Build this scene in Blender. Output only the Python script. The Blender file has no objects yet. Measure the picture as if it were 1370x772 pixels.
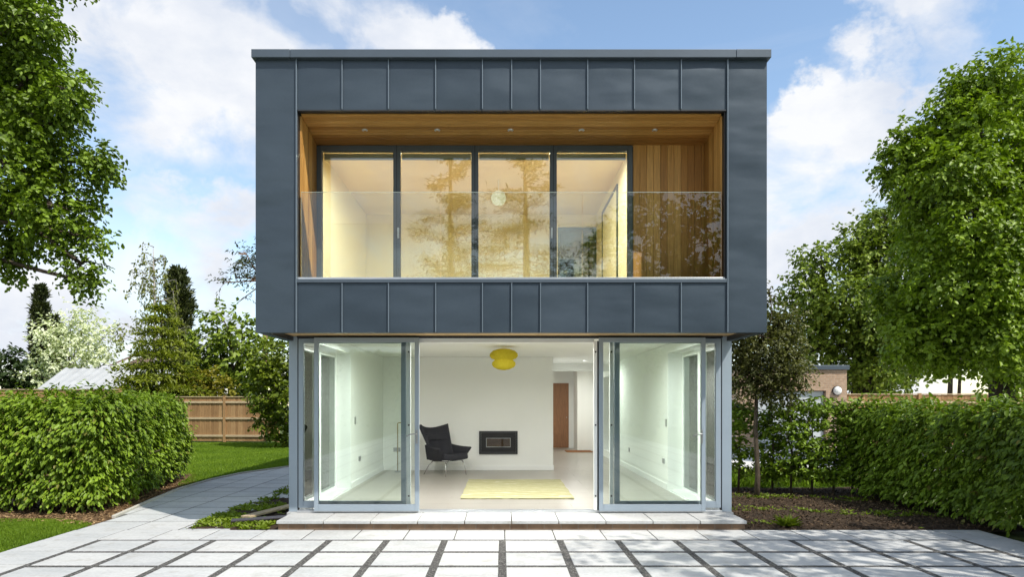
import bpy, math, random
import numpy as np
from mathutils import Vector

sc = bpy.context.scene
COL = sc.collection
R = math.radians
rnd = random.Random(7)
rng = np.random.default_rng(11)

# ------------------------------------------------------------------ camera numbers (metres, camera at x=0,y=0)
F, VX, VY, CZ = 913.3, 672.0, 537.0, 1.638
def at(px, py, y):                       # a point of the place at depth y
    return Vector(((px - VX) / F * y, y, CZ + (VY - py) / F * y))
def gx(px, y): return (px - VX) / F * y
def gz(py, y): return CZ + (VY - py) / F * y

# ------------------------------------------------------------------ materials
def new_mat(name):
    m = bpy.data.materials.new(name); m.use_nodes = True
    nt = m.node_tree; nt.nodes.clear()
    out = nt.nodes.new('ShaderNodeOutputMaterial')
    return m, nt, out
def N(nt, t, **kw):
    n = nt.nodes.new(t)
    for k, v in kw.items():
        if k in n.inputs: n.inputs[k].default_value = v
        else: setattr(n, k, v)
    return n
def c4(c): return (c[0], c[1], c[2], 1.0)
def ramp(nt, fac, stops):
    r = nt.nodes.new('ShaderNodeValToRGB')
    el = r.color_ramp.elements
    while len(el) < len(stops): el.new(0.5)
    for e, (p, c) in zip(el, stops): e.position = p; e.color = c4(c)
    nt.links.new(fac, r.inputs['Fac'])
    return r.outputs['Color']
def mixc(nt, fac, a, b, mode='MIX'):
    m = nt.nodes.new('ShaderNodeMix'); m.data_type = 'RGBA'; m.blend_type = mode
    def put(s, v):
        if isinstance(v, (int, float)): s.default_value = v
        elif isinstance(v, (tuple, list)): s.default_value = c4(v)
        else: nt.links.new(v, s)
    put(m.inputs[0], fac); put(m.inputs[6], a); put(m.inputs[7], b)
    return m.outputs[2]
def noise(nt, scale, detail=4, rough=.55, stretch=None, coord='Object', dist=0.0):
    tc = nt.nodes.new('ShaderNodeTexCoord')
    n = N(nt, 'ShaderNodeTexNoise', Scale=scale, Detail=detail, Roughness=rough, Distortion=dist)
    if stretch:
        mp = nt.nodes.new('ShaderNodeMapping'); mp.inputs['Scale'].default_value = stretch
        nt.links.new(tc.outputs[coord], mp.inputs['Vector']); nt.links.new(mp.outputs['Vector'], n.inputs['Vector'])
    else: nt.links.new(tc.outputs[coord], n.inputs['Vector'])
    return n.outputs['Fac']
def island(nt): return nt.nodes.new('ShaderNodeNewGeometry').outputs['Random Per Island']
def bump(nt, h, strength, distance):
    b = N(nt, 'ShaderNodeBump', Strength=strength, Distance=distance)
    nt.links.new(h, b.inputs['Height']); return b.outputs['Normal']
def principled(nt, out, color, rough=.5, metal=0.0, spec=.5, normal=None, **kw):
    p = nt.nodes.new('ShaderNodeBsdfPrincipled')
    if isinstance(color, (tuple, list)): p.inputs['Base Color'].default_value = c4(color)
    else: nt.links.new(color, p.inputs['Base Color'])
    if isinstance(rough, (int, float)): p.inputs['Roughness'].default_value = rough
    else: nt.links.new(rough, p.inputs['Roughness'])
    p.inputs['Metallic'].default_value = metal
    p.inputs['Specular IOR Level'].default_value = spec
    if normal is not None: nt.links.new(normal, p.inputs['Normal'])
    for k, v in kw.items(): p.inputs[k].default_value = v
    nt.links.new(p.outputs[0], out.inputs['Surface'])
    return p
def plain(name, col, rough=.5, metal=0.0, spec=.5, var=.08, vscale=3.0, bstr=0.0, bscale=60.0):
    m, nt, out = new_mat(name)
    nz = noise(nt, vscale, 5)
    c = ramp(nt, nz, [(.3, [v * (1 - var) for v in col]), (.7, [min(1, v * (1 + var)) for v in col])])
    nrm = bump(nt, noise(nt, bscale, 4), bstr, .01) if bstr else None
    principled(nt, out, c, rough, metal, spec, nrm)
    return m

M = {}
def zinc():
    m, nt, out = new_mat('zinc cladding')
    nz = noise(nt, 1.3, 3, .5, (1, 1, 2.0))
    fine = noise(nt, 30, 4, .6)
    c = ramp(nt, nz, [(.25, (.035, .051, .070)), (.75, (.054, .076, .100))])
    c = mixc(nt, .08, c, ramp(nt, fine, [(.3, (.05, .06, .08)), (.7, (.13, .15, .17))]))
    isl = island(nt)
    c = mixc(nt, .38, c, ramp(nt, isl, [(0, (.030, .046, .062)), (1, (.068, .090, .114))]))
    nrm = bump(nt, noise(nt, 1.5, 1.5, .4, (1.0, 1, 2.2)), .5, .05)
    principled(nt, out, c, ramp(nt, nz, [(.3, (.40,) * 3), (.7, (.50,) * 3)]), .35, .4, nrm)
    return m
M['zinc'] = zinc()
M['zinc_cap'] = plain('roof edge metal', (.085, .108, .135), .42, .35, .5, .08, 2)
M['dark_metal'] = plain('dark grey metal', (.035, .037, .04), .45, .3)
M['black'] = plain('black gap', (.012, .012, .014), .7)
M['frame_dark'] = plain('window frame grey', (.075, .085, .085), .4, .2)
M['frame_blue'] = plain('pale blue grey powder coat', (.30, .36, .42), .38, .1, .5, .03)
M['alu'] = plain('brushed aluminium', (.62, .64, .66), .3, .8, .5, .05, 8)
M['chrome'] = plain('polished steel', (.7, .7, .7), .15, 1.0, .5, .02)
M['steel'] = plain('handle steel', (.35, .36, .36), .3, .9, .5, .02)
M['white_wall'] = plain('white wall paint', (.86, .87, .84), .75, 0, .3, .012, 1.5, .05, 90)
M['white_trim'] = plain('white satin paint', (.86, .87, .85), .4, 0, .5, .01)
M['cream_wall'] = plain('cream wall paint', (.82, .78, .60), .7, 0, .3, .012, 1.5)
M['cream_ceiling'] = plain('warm ceiling paint', (.80, .73, .54), .75, 0, .3, .012, 1.5)
M['render'] = plain('white exterior render', (.74, .73, .70), .85, 0, .3, .05, 2, .2, 120)

def wood(name, cols, stretch, gscale=9.0, rough=.5, var=.55):
    m, nt, out = new_mat(name)
    g = noise(nt, gscale, 6, .65, stretch, dist=.6)
    isl = island(nt)
    base = ramp(nt, isl, [(0, cols[0]), (.5, cols[1]), (1, cols[2])])
    grain = ramp(nt, g, [(.32, (.45, .40, .36)), (.68, (1.25, 1.22, 1.18))])
    c = mixc(nt, var, base, grain, 'MULTIPLY')
    principled(nt, out, c, rough, 0, .35, bump(nt, g, .25, .004))
    return m
CED = [(.36, .165, .040), (.52, .265, .066), (.68, .38, .11)]
M['cedar_x'] = wood('cedar boards along', CED, (.35, 9, 9))
M['cedar_z'] = wood('cedar boards upright', CED, (9, 9, .35))
M['soffit'] = wood('larch soffit boards', [(.46, .31, .14), (.56, .39, .18), (.64, .45, .22)], (.35, 9, 9))
M['walnut'] = wood('red brown veneer', [(.33, .165, .085)] * 3, (7, 7, .5), 7)
M['fence_wood'] = wood('fence boards', [(.27, .155, .070), (.36, .215, .10), (.42, .265, .13)], (10, 10, .5), 6, .8)
M['fence_rail'] = wood('fence rails', [(.42, .33, .20), (.50, .40, .26), (.55, .44, .29)], (.6, 8, 8), 6, .8)
M['plank'] = wood('weathered plank', [(.42, .34, .22)] * 3, (6, 1, 6), 6, .8)
M['oak_floor'] = wood('oak floor', [(.42, .29, .15), (.46, .32, .17), (.5, .35, .2)], (6, .5, 6), 6, .45)

def glass(name, tint, refl):
    m, nt, out = new_mat(name)
    tr = N(nt, 'ShaderNodeBsdfTransparent'); tr.inputs['Color'].default_value = c4(tint)
    gl = N(nt, 'ShaderNodeBsdfGlossy'); gl.inputs['Roughness'].default_value = 0.0
    gl.inputs['Color'].default_value = (1, 1, 1, 1)
    fr = N(nt, 'ShaderNodeFresnel'); fr.inputs['IOR'].default_value = 1.5
    mul = N(nt, 'ShaderNodeMath', operation='MULTIPLY_ADD'); mul.inputs[1].default_value = 1.0; mul.inputs[2].default_value = refl
    mul.use_clamp = True
    nt.links.new(fr.outputs[0], mul.inputs[0])
    mx = nt.nodes.new('ShaderNodeMixShader')
    nt.links.new(mul.outputs[0], mx.inputs[0]); nt.links.new(tr.outputs[0], mx.inputs[1]); nt.links.new(gl.outputs[0], mx.inputs[2])
    nt.links.new(mx.outputs[0], out.inputs['Surface'])
    return m
M['glass_door'] = glass('door glass', (.955, .99, .967), .0)
M['glass_win'] = glass('window glass', (.95, .975, .93), .075)
M['glass_rail'] = glass('balustrade glass', (.96, .985, .95), .012)
M['glass_side'] = glass('side window glass', (.86, .95, .90), .04)
M['glass_fire'] = glass('stove glass', (.62, .56, .46), .0)

def paving():
    m, nt, out = new_mat('pale stone slabs')
    isl = island(nt)
    c = ramp(nt, isl, [(0, (.32, .335, .34)), (.5, (.405, .415, .41)), (1, (.49, .485, .46))])
    n1 = noise(nt, 1.7, 6, .6, (1, 2.2, 1))
    c = mixc(nt, .5, c, ramp(nt, n1, [(.3, (.29, .305, .315)), (.55, (.46, .465, .465)), (.8, (.53, .525, .505))]))
    n2 = noise(nt, 26, 5, .7)
    c = mixc(nt, .22, c, ramp(nt, n2, [(.3, (.30, .30, .29)), (.6, (.7, .7, .68))]))
    st = noise(nt, 4.5, 3, .7)
    c = mixc(nt, ramp(nt, st, [(.55, (0, 0, 0)), (.74, (.65, .65, .65))]), c, (.30, .285, .25))
    principled(nt, out, c, .6, 0, .4, bump(nt, noise(nt, 45, 5, .7), .22, .006))
    return m
M['paving'] = paving()
def gravel():
    m, nt, out = new_mat('dark joint gravel')
    tc = nt.nodes.new('ShaderNodeTexCoord')
    v = N(nt, 'ShaderNodeTexVoronoi', Scale=85.0); nt.links.new(tc.outputs['Object'], v.inputs['Vector'])
    sep = nt.nodes.new('ShaderNodeSeparateColor'); nt.links.new(v.outputs['Color'], sep.inputs[0])
    c = ramp(nt, sep.outputs[0], [(0, (.04, .038, .036)), (.6, (.09, .087, .082)), (.92, (.17, .165, .155)), (1, (.30, .29, .27))])
    principled(nt, out, c, .85, 0, .3, bump(nt, v.outputs['Distance'], 1.0, .012))
    return m
M['gravel'] = gravel()
def speckle(name, cols, scale, rough=.9, bs=.8, bd=.03, spec=.2):
    m, nt, out = new_mat(name)
    n1 = noise(nt, scale, 8, .7)
    n2 = noise(nt, scale * .12, 4, .6)
    c = ramp(nt, n1, [(.28, cols[0]), (.5, cols[1]), (.72, cols[2])])
    c = mixc(nt, .4, c, ramp(nt, n2, [(.35, cols[0]), (.65, cols[1])]))
    principled(nt, out, c, rough, 0, spec, bump(nt, n1, bs, bd))
    return m
M['soil'] = speckle('dark garden soil', [(.022, .014, .009), (.050, .034, .022), (.10, .07, .045)], 14, .95, 1.0, .05)
M['mulch'] = speckle('bark mulch', [(.06, .035, .018), (.15, .09, .045), (.28, .18, .09)], 22, .95, 1.0, .04)
M['turf'] = speckle('turf', [(.045, .075, .008), (.08, .135, .014), (.12, .19, .02)], 9, .95, .8, .03)
M['field'] = speckle('rough ground', [(.05, .07, .02), (.08, .11, .03), (.12, .14, .05)], 2, .95, .5, .03)
M['drive'] = speckle('pale gravel drive', [(.42, .41, .40), (.55, .54, .52), (.68, .67, .64)], 30, .9, .4, .01)
M['kerb'] = speckle('stone edging', [(.34, .32, .28), (.45, .43, .38), (.55, .52, .46)], 12, .85, .4, .01)
M['floor_tile'] = plain('greige porcelain floor', (.35, .325, .285), .30, 0, .5, .04, 2.2)
M['seam'] = plain('seam metal with painted highlight', (.15, .185, .22), .4, .4, .5, .05, 2)  # paler than the cladding: the highlight along the seams is put into the colour

def bricks(name, c1, c2, mort, scale, rough=.9):
    m, nt, out = new_mat(name)
    tc = nt.nodes.new('ShaderNodeTexCoord')
    mp = nt.nodes.new('ShaderNodeMapping'); mp.inputs['Rotation'].default_value = (R(90), 0, 0)
    nt.links.new(tc.outputs['Object'], mp.inputs['Vector'])
    b = N(nt, 'ShaderNodeTexBrick', Scale=scale); b.inputs['Color1'].default_value = c4(c1); b.inputs['Color2'].default_value = c4(c2)
    b.inputs['Mortar'].default_value = c4(mort); b.inputs['Mortar Size'].default_value = .018
    b.inputs['Brick Width'].default_value = .5; b.inputs['Row Height'].default_value = .17
    nt.links.new(mp.outputs[0], b.inputs['Vector'])
    n = noise(nt, 9, 5)
    c = mixc(nt, .35, b.outputs['Color'], ramp(nt, n, [(.3, [v * .6 for v in c1]), (.7, [v * 1.3 for v in c2])]))
    inv = N(nt, 'ShaderNodeMath', operation='SUBTRACT'); inv.inputs[0].default_value = 1.0
    nt.links.new(b.outputs['Fac'], inv.inputs[1])
    principled(nt, out, c, rough, 0, .25, bump(nt, inv.outputs[0], .5, .008))
    return m
M['brick_riser'] = bricks('brown brick riser', (.16, .10, .065), (.25, .165, .105), (.22, .18, .14), 2.3)
M['brick_garage'] = bricks('buff brick', (.34, .225, .15), (.44, .31, .215), (.42, .37, .30), 2.2)

def leaf_mat(name, lo, mid, hi, trans=.35, rough=.45, dead=0):
    m, nt, out = new_mat(name)
    isl = island(nt)
    c = ramp(nt, isl, [(0, lo), (.5, mid), (1, hi)] if not dead else [(0, lo), (.5, mid), (1 - dead - .01, hi), (1 - dead, (.16, .10, .03))])
    n = noise(nt, .7, 4)
    c = mixc(nt, .42, c, ramp(nt, n, [(.35, lo), (.65, hi)]))
    p = nt.nodes.new('ShaderNodeBsdfPrincipled'); nt.links.new(c, p.inputs['Base Color'])
    p.inputs['Roughness'].default_value = rough; p.inputs['Specular IOR Level'].default_value = .28
    t = nt.nodes.new('ShaderNodeBsdfTranslucent')
    c2 = mixc(nt, 1.0, c, (1.35, 1.45, .55), 'MULTIPLY'); nt.links.new(c2, t.inputs['Color'])
    mx = nt.nodes.new('ShaderNodeMixShader'); mx.inputs[0].default_value = trans
    nt.links.new(p.outputs[0], mx.inputs[1]); nt.links.new(t.outputs[0], mx.inputs[2])
    nt.links.new(mx.outputs[0], out.inputs['Surface'])
    return m
M['leaf_lime'] = leaf_mat('lime leaves', (0.058, 0.095, 0.007), (0.131, 0.208, 0.015), (0.225, 0.327, 0.027), 0.22)
M['leaf_chestnut'] = leaf_mat('chestnut leaves', (0.068, 0.115, 0.007), (0.167, 0.254, 0.017), (0.283, 0.397, 0.032), 0.24)
M['leaf_chestnut2'] = leaf_mat('chestnut leaves far', (0.060, 0.094, 0.009), (0.145, 0.218, 0.018), (0.262, 0.334, 0.042), 0.20)
M['leaf_hedge'] = leaf_mat('hornbeam leaves', (0.064, 0.111, 0.007), (0.150, 0.241, 0.016), (0.254, 0.368, 0.028), 0.20, dead=.022)
M['leaf_hedge2'] = leaf_mat('beech leaves', (0.046, 0.080, 0.007), (0.108, 0.179, 0.012), (0.196, 0.291, 0.024), 0.25, dead=.022)
M['leaf_shrub'] = leaf_mat('shrub leaves', (0.048, 0.076, 0.004), (0.115, 0.167, 0.010), (0.208, 0.263, 0.018), 0.20)
M['leaf_plum'] = leaf_mat('small tree leaves', (0.054, 0.058, 0.017), (0.096, 0.106, 0.026), (0.156, 0.162, 0.042), .25)
M['leaf_conifer'] = leaf_mat('dark conifer needles', (.030, .042, .014), (.050, .066, .020), (.085, .095, .03), .12)
M['leaf_spruce'] = leaf_mat('pale conifer needles', (0.078, 0.104, 0.010), (0.173, 0.211, 0.019), (0.281, 0.320, 0.029), .3)
M['leaf_birch'] = leaf_mat('birch leaves', (0.071, 0.086, 0.014), (0.143, 0.162, 0.027), (0.228, 0.241, 0.047), .3)
M['leaf_gold'] = leaf_mat('golden shrub leaves', (.15, .15, .015), (.22, .20, .02), (.29, .25, .03), .3)
M['blossom'] = leaf_mat('white blossom', (.42, .47, .28), (.62, .66, .46), (.78, .80, .64), .25, .7)
M['leaf_dark'] = leaf_mat('dark evergreen leaves', (.020, .038, .010), (.034, .058, .014), (.055, .085, .02), .15)
M['grass'] = leaf_mat('grass blades', (0.088, 0.161, 0.009), (0.151, 0.254, 0.014), (0.231, 0.338, 0.025), .3, .55)
M['weed'] = leaf_mat('weed leaves', (0.091, 0.143, 0.008), (0.152, 0.223, 0.013), (0.220, 0.286, 0.024), .3)
M['chips'] = leaf_mat('bark chips', (.10, .055, .025), (.22, .13, .06), (.40, .27, .14), 0.0, .9)
M['clods'] = leaf_mat('soil crumbs', (.025, .016, .010), (.05, .035, .022), (.13, .085, .05), 0.0, .95)
def bark(name, a, b, sc_=(6, 6, 1.2)):
    m, nt, out = new_mat(name)
    n = noise(nt, 5, 7, .7, sc_)
    principled(nt, out, ramp(nt, n, [(.3, a), (.7, b)]), .9, 0, .2, bump(nt, n, .9, .03))
    return m
M['bark'] = bark('grey brown bark', (.045, .034, .025), (.14, .11, .08))
M['bark_dark'] = bark('dark bark', (.022, .017, .013), (.07, .055, .042))
M['bark_birch'] = bark('birch bark', (.12, .10, .085), (.55, .52, .48), (2, 2, 6))
M['bark_pine'] = bark('pine bark', (.14, .075, .045), (.34, .21, .14))

def emit(name, col, strength):
    m, nt, out = new_mat(name)
    e = N(nt, 'ShaderNodeEmission', Strength=strength); e.inputs['Color'].default_value = c4(col)
    nt.links.new(e.outputs[0], out.inputs['Surface']); return m
M['globe'] = emit('lit opal globe', (1.0, .88, .58), .72)
M['bulb'] = emit('lit bulb', (1.0, .90, .70), 4.0)
M['downlight_hall_and_fill'] = emit('hall and added fill downlight', (1.0, .995, .965), 1030.0)  # hall fittings, and added ones that fill the living room with light
M['downlight_fill_warm'] = emit('added warm fill downlight', (1.0, .925, .74), 1750.0)  # added lamps that brighten the bedroom
def shade_mat():
    m, nt, out = new_mat('yellow paper shade')
    n = noise(nt, 30, 4)
    c = ramp(nt, n, [(.3, (.50, .43, .035)), (.7, (.58, .50, .055))])
    d = nt.nodes.new('ShaderNodeBsdfDiffuse'); t = nt.nodes.new('ShaderNodeBsdfTranslucent')
    nt.links.new(c, d.inputs[0]); nt.links.new(c, t.inputs[0])
    mx = nt.nodes.new('ShaderNodeMixShader'); mx.inputs[0].default_value = .45
    nt.links.new(d.outputs[0], mx.inputs[1]); nt.links.new(t.outputs[0], mx.inputs[2]); nt.links.new(mx.outputs[0], out.inputs[0])
    return m
M['shade'] = shade_mat()
def fabric(name, col):
    m, nt, out = new_mat(name)
    n = noise(nt, 180, 3, .7)
    c = ramp(nt, n, [(.3, [v * .7 for v in col]), (.7, [v * 1.4 for v in col])])
    principled(nt, out, c, .95, 0, .2, bump(nt, n, .4, .003))
    return m
M['charcoal'] = fabric('charcoal wool', (.034, .034, .040))
def rugm():
    m, nt, out = new_mat('yellow green rug pile')
    tc = nt.nodes.new('ShaderNodeTexCoord')
    w = N(nt, 'ShaderNodeTexWave', Scale=1.6, Distortion=14.0, Detail=3.0); w.inputs['Detail Scale'].default_value = .8; w.wave_type = 'RINGS'
    nt.links.new(tc.outputs['Object'], w.inputs['Vector'])
    c = ramp(nt, w.outputs['Fac'], [(0, (.38, .355, .185)), (.88, (.42, .395, .215)), (.96, (.58, .56, .38))])
    n = noise(nt, 70, 4, .7)
    c = mixc(nt, .3, c, ramp(nt, n, [(.3, (.28, .262, .13)), (.7, (.46, .44, .27))]))
    principled(nt, out, c, .95, 0, .15, bump(nt, n, .7, .01))
    return m
M['rug'] = rugm()
M['mat'] = fabric('brown coir', (.24, .11, .05))
M['roof_sheet'] = plain('pale corrugated roof sheet', (.40, .41, .41), .55, .1, .4, .10, 1.2)
M['roof_tile'] = speckle('brown roof tiles', [(.09, .06, .05), (.14, .09, .07), (.18, .12, .09)], 5)
M['garage_door'] = plain('pale grey garage door', (.50, .54, .57), .4, 0, .5, .03)
M['slate'] = plain('dark plastic edging', (.035, .03, .035), .5)
M['firebrick'] = plain('firebox lining', (.34, .26, .15), .9, 0, .2, .2, 6)
M['opal'] = plain('opal lamp cover', (.8, .8, .78), .25)

# ------------------------------------------------------------------ building helpers
OFF = {}
def tag(o, label=None, cat=None, group=None, kind=None):
    if label: o['label'] = label
    if cat: o['category'] = cat
    if group: o['group'] = group
    if kind: o['kind'] = kind
    return o
def empty(name, loc, label, cat, group=None):
    o = bpy.data.objects.new(name, None); COL.objects.link(o)
    o.location = loc; o.empty_display_size = .2; OFF[o.name] = Vector(loc)
    return tag(o, label, cat, group)
def link(name, me, mat, parent=None):
    if mat is not None: me.materials.append(mat)
    o = bpy.data.objects.new(name, me); COL.objects.link(o)
    if parent is not None:
        o.parent = parent; OFF[o.name] = OFF[parent.name]
    else: OFF[o.name] = Vector((0, 0, 0))
    return o
class MB:
    def __init__(s): s.v = []; s.f = []; s.sm = []
    def add(s, vs, fs, smooth=False):
        b = len(s.v); s.v += [tuple(v) for v in vs]
        s.f += [tuple(b + i for i in f) for f in fs]; s.sm += [smooth] * len(fs); return s
    def box(s, x0, x1, y0, y1, z0, z1):
        if x0 > x1: x0, x1 = x1, x0
        if y0 > y1: y0, y1 = y1, y0
        if z0 > z1: z0, z1 = z1, z0
        v = [(x, y, z) for z in (z0, z1) for y in (y0, y1) for x in (x0, x1)]
        return s.add(v, [(0, 2, 3, 1), (4, 5, 7, 6), (0, 1, 5, 4), (2, 6, 7, 3), (0, 4, 6, 2), (1, 3, 7, 5)])
    def ring(s, x0, x1, z0, z1, y0, y1, wl, wr=None, wb=None, wt=None):     # a rectangular frame in a plane of constant y
        wr = wl if wr is None else wr; wb = wl if wb is None else wb; wt = wl if wt is None else wt
        s.box(x0, x0 + wl, y0, y1, z0, z1); s.box(x1 - wr, x1, y0, y1, z0, z1)
        s.box(x0 + wl, x1 - wr, y0, y1, z0, z0 + wb); s.box(x0 + wl, x1 - wr, y0, y1, z1 - wt, z1); return s
    def ringx(s, y0, y1, z0, z1, x0, x1, w):
        s.box(x0, x1, y0, y0 + w, z0, z1); s.box(x0, x1, y1 - w, y1, z0, z1)
        s.box(x0, x1, y0 + w, y1 - w, z0, z0 + w); s.box(x0, x1, y0 + w, y1 - w, z1 - w, z1); return s
    def prism(s, poly, z0, z1):
        n = len(poly); v = [(p[0], p[1], z0) for p in poly] + [(p[0], p[1], z1) for p in poly]
        f = [tuple(range(n))[::-1], tuple(range(n, 2 * n))] + [(i, (i + 1) % n, n + (i + 1) % n, n + i) for i in range(n)]
        return s.add(v, f)
    def sheet(s, poly, z): return s.add([(p[0], p[1], z) for p in poly], [tuple(range(len(poly)))])
    def tube(s, pts, rad, n=8, cap=True):
        pts = [Vector(p) for p in pts]
        if isinstance(rad, (int, float)): rad = [rad] * len(pts)
        vs = []; ref = None
        for i, p in enumerate(pts):
            d = (pts[min(i + 1, len(pts) - 1)] - pts[max(i - 1, 0)])
            if d.length < 1e-9: d = Vector((0, 0, 1))
            d.normalize()
            if ref is None: ref = Vector((1, 0, 0)) if abs(d.x) < .8 else Vector((0, 1, 0))
            a = (ref - d * ref.dot(d)).normalized(); ref = a; b = d.cross(a)
            for k in range(n):
                t = 2 * math.pi * k / n
                vs.append(p + (a * math.cos(t) + b * math.sin(t)) * rad[i])
        fs = []
        for i in range(len(pts) - 1):
            for k in range(n):
                fs.append((i * n + k, i * n + (k + 1) % n, (i + 1) * n + (k + 1) % n, (i + 1) * n + k))
        if cap: fs += [tuple(range(n))[::-1], tuple(range((len(pts) - 1) * n, len(pts) * n))]
        return s.add(vs, fs, True)
    def lathe(s, c, prof, n=24, mod=None):
        vs = []; fs = []
        for (r, z) in prof:
            for k in range(n):
                t = 2 * math.pi * k / n; q = r * (mod(t, z) if mod else 1)
                vs.append((c[0] + q * math.cos(t), c[1] + q * math.sin(t), c[2] + z))
        for i in range(len(prof) - 1):
            for k in range(n): fs.append((i * n + k, i * n + (k + 1) % n, (i + 1) * n + (k + 1) % n, (i + 1) * n + k))
        return s.add(vs, fs, True)
    def disc_x(s, c, r, h, axis, n=16):       # short cylinder along an axis
        c = Vector(c); d = Vector(axis); return s.tube([c, c + d * h], r, n)
    def build(s, name, mat, parent=None, bevel=0.0, seg=2):
        off = OFF[parent.name] if parent is not None else Vector((0, 0, 0))
        me = bpy.data.meshes.new(name)
        me.from_pydata([(v[0] - off.x, v[1] - off.y, v[2] - off.z) for v in s.v], [], s.f)
        me.polygons.foreach_set('use_smooth', s.sm); me.update()
        o = link(name, me, mat, parent)
        if bevel:
            b = o.modifiers.new('bevel', 'BEVEL'); b.width = bevel; b.segments = seg; b.limit_method = 'ANGLE'; b.angle_limit = R(40)
        return o
def box_part(name, mat, parent, *b, bevel=0.0): return MB().box(*b).build(name, mat, parent, bevel)

# ---- leaves: numpy, two folded quads per leaf
def unit(a): return a / np.maximum(np.linalg.norm(a, axis=1, keepdims=True), 1e-9)
def leaves(name, P, A, Nn, L, W, mat, parent=None, fold=.18, droop=.12, quad=False):
    n = len(P)
    off = np.array(OFF[parent.name]) if parent is not None else np.zeros(3)
    A = unit(A); S = unit(np.cross(A, Nn)); Nn = np.cross(S, A)
    L = (L * np.ones(n))[:, None]; W = (W * np.ones(n))[:, None]
    if quad:
        pts = [P, P + A * L * .5 + S * W * .5 + Nn * W * fold, P + A * L - Nn * L * droop, P + A * L * .5 - S * W * .5 + Nn * W * fold]
        loops = np.array([0, 1, 2, 0, 2, 3]); sizes = [3, 3]; k = 4
    else:
        pts = [P, P + A * L * .28 + S * W * .46 + Nn * W * fold, P + A * L * .68 + S * W * .40 + Nn * W * fold * .8 - Nn * L * droop * .4,
               P + A * L - Nn * L * droop, P + A * L * .68 - S * W * .40 + Nn * W * fold * .8 - Nn * L * droop * .4, P + A * L * .28 - S * W * .46 + Nn * W * fold]
        loops = np.array([0, 1, 2, 3, 0, 3, 4, 5]); sizes = [4, 4]; k = 6
    V = np.stack(pts, 1).reshape(-1, 3) - off
    me = bpy.data.meshes.new(name)
    me.vertices.add(n * k); me.vertices.foreach_set('co', V.astype(np.float32).ravel())
    LI = (np.arange(n)[:, None] * k + loops[None, :]).ravel().astype(np.int32)
    me.loops.add(len(LI)); me.loops.foreach_set('vertex_index', LI)
    me.polygons.add(n * 2)
    st = (np.arange(n * 2) * sizes[0]).astype(np.int32)
    me.polygons.foreach_set('loop_start', st)
    me.update(calc_edges=True); me.validate()
    return link(name, me, mat, parent)
def rvec(n): return rng.normal(size=(n, 3))
def wob(P, s, seed):
    r = np.random.default_rng(seed); o = np.zeros(len(P))
    for k in range(5):
        w = r.normal(size=3) * s * (1 + .5 * k); o += np.sin(P @ w + r.uniform(0, 6.28)) / (1 + .5 * k)
    return o / 2.2

def spray_leaves(P0, U, K, ls, droop, spread=.8):
    """P0: twig starts, U: outward unit; K leaves along each twig."""
    n = len(P0)
    T = unit(U * .7 + rvec(n) * .45 + np.array([0, 0, -droop]))
    Ps = []; As = []; Ns = []
    side = unit(np.cross(T, np.array([[0, 0, 1.0]]) + rvec(n) * .3))
    for j in range(K):
        f = (j + rng.random(n)) / K
        p = P0 + T * (ls * f)[:, None] + np.array([0, 0, -1]) * (ls * droop * f * f * .6)[:, None] + rvec(n) * ls * .07
        sg = 1 if j % 2 else -1
        a = T * .55 + side * sg * spread + rvec(n) * .35 + np.array([0, 0, -.35])
        nn = U * .35 + np.array([0, 0, .75]) + rvec(n) * .38
        Ps.append(p); As.append(a); Ns.append(nn)
    return np.concatenate(Ps), np.concatenate(As), np.concatenate(Ns)

def limb(mb, a, b, r0, r1, bend=.12, n=6, seg=5):
    a = Vector(a); b = Vector(b); L = (b - a).length
    w = Vector((rnd.uniform(-1, 1), rnd.uniform(-1, 1), rnd.uniform(-.2, .6))) * L * bend
    pts = []; rs = []
    for i in range(seg + 1):
        t = i / seg
        pts.append(a.lerp(b, t) + w * math.sin(math.pi * t)); rs.append(r0 + (r1 - r0) * t)
    mb.tube(pts, rs, n)

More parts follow.
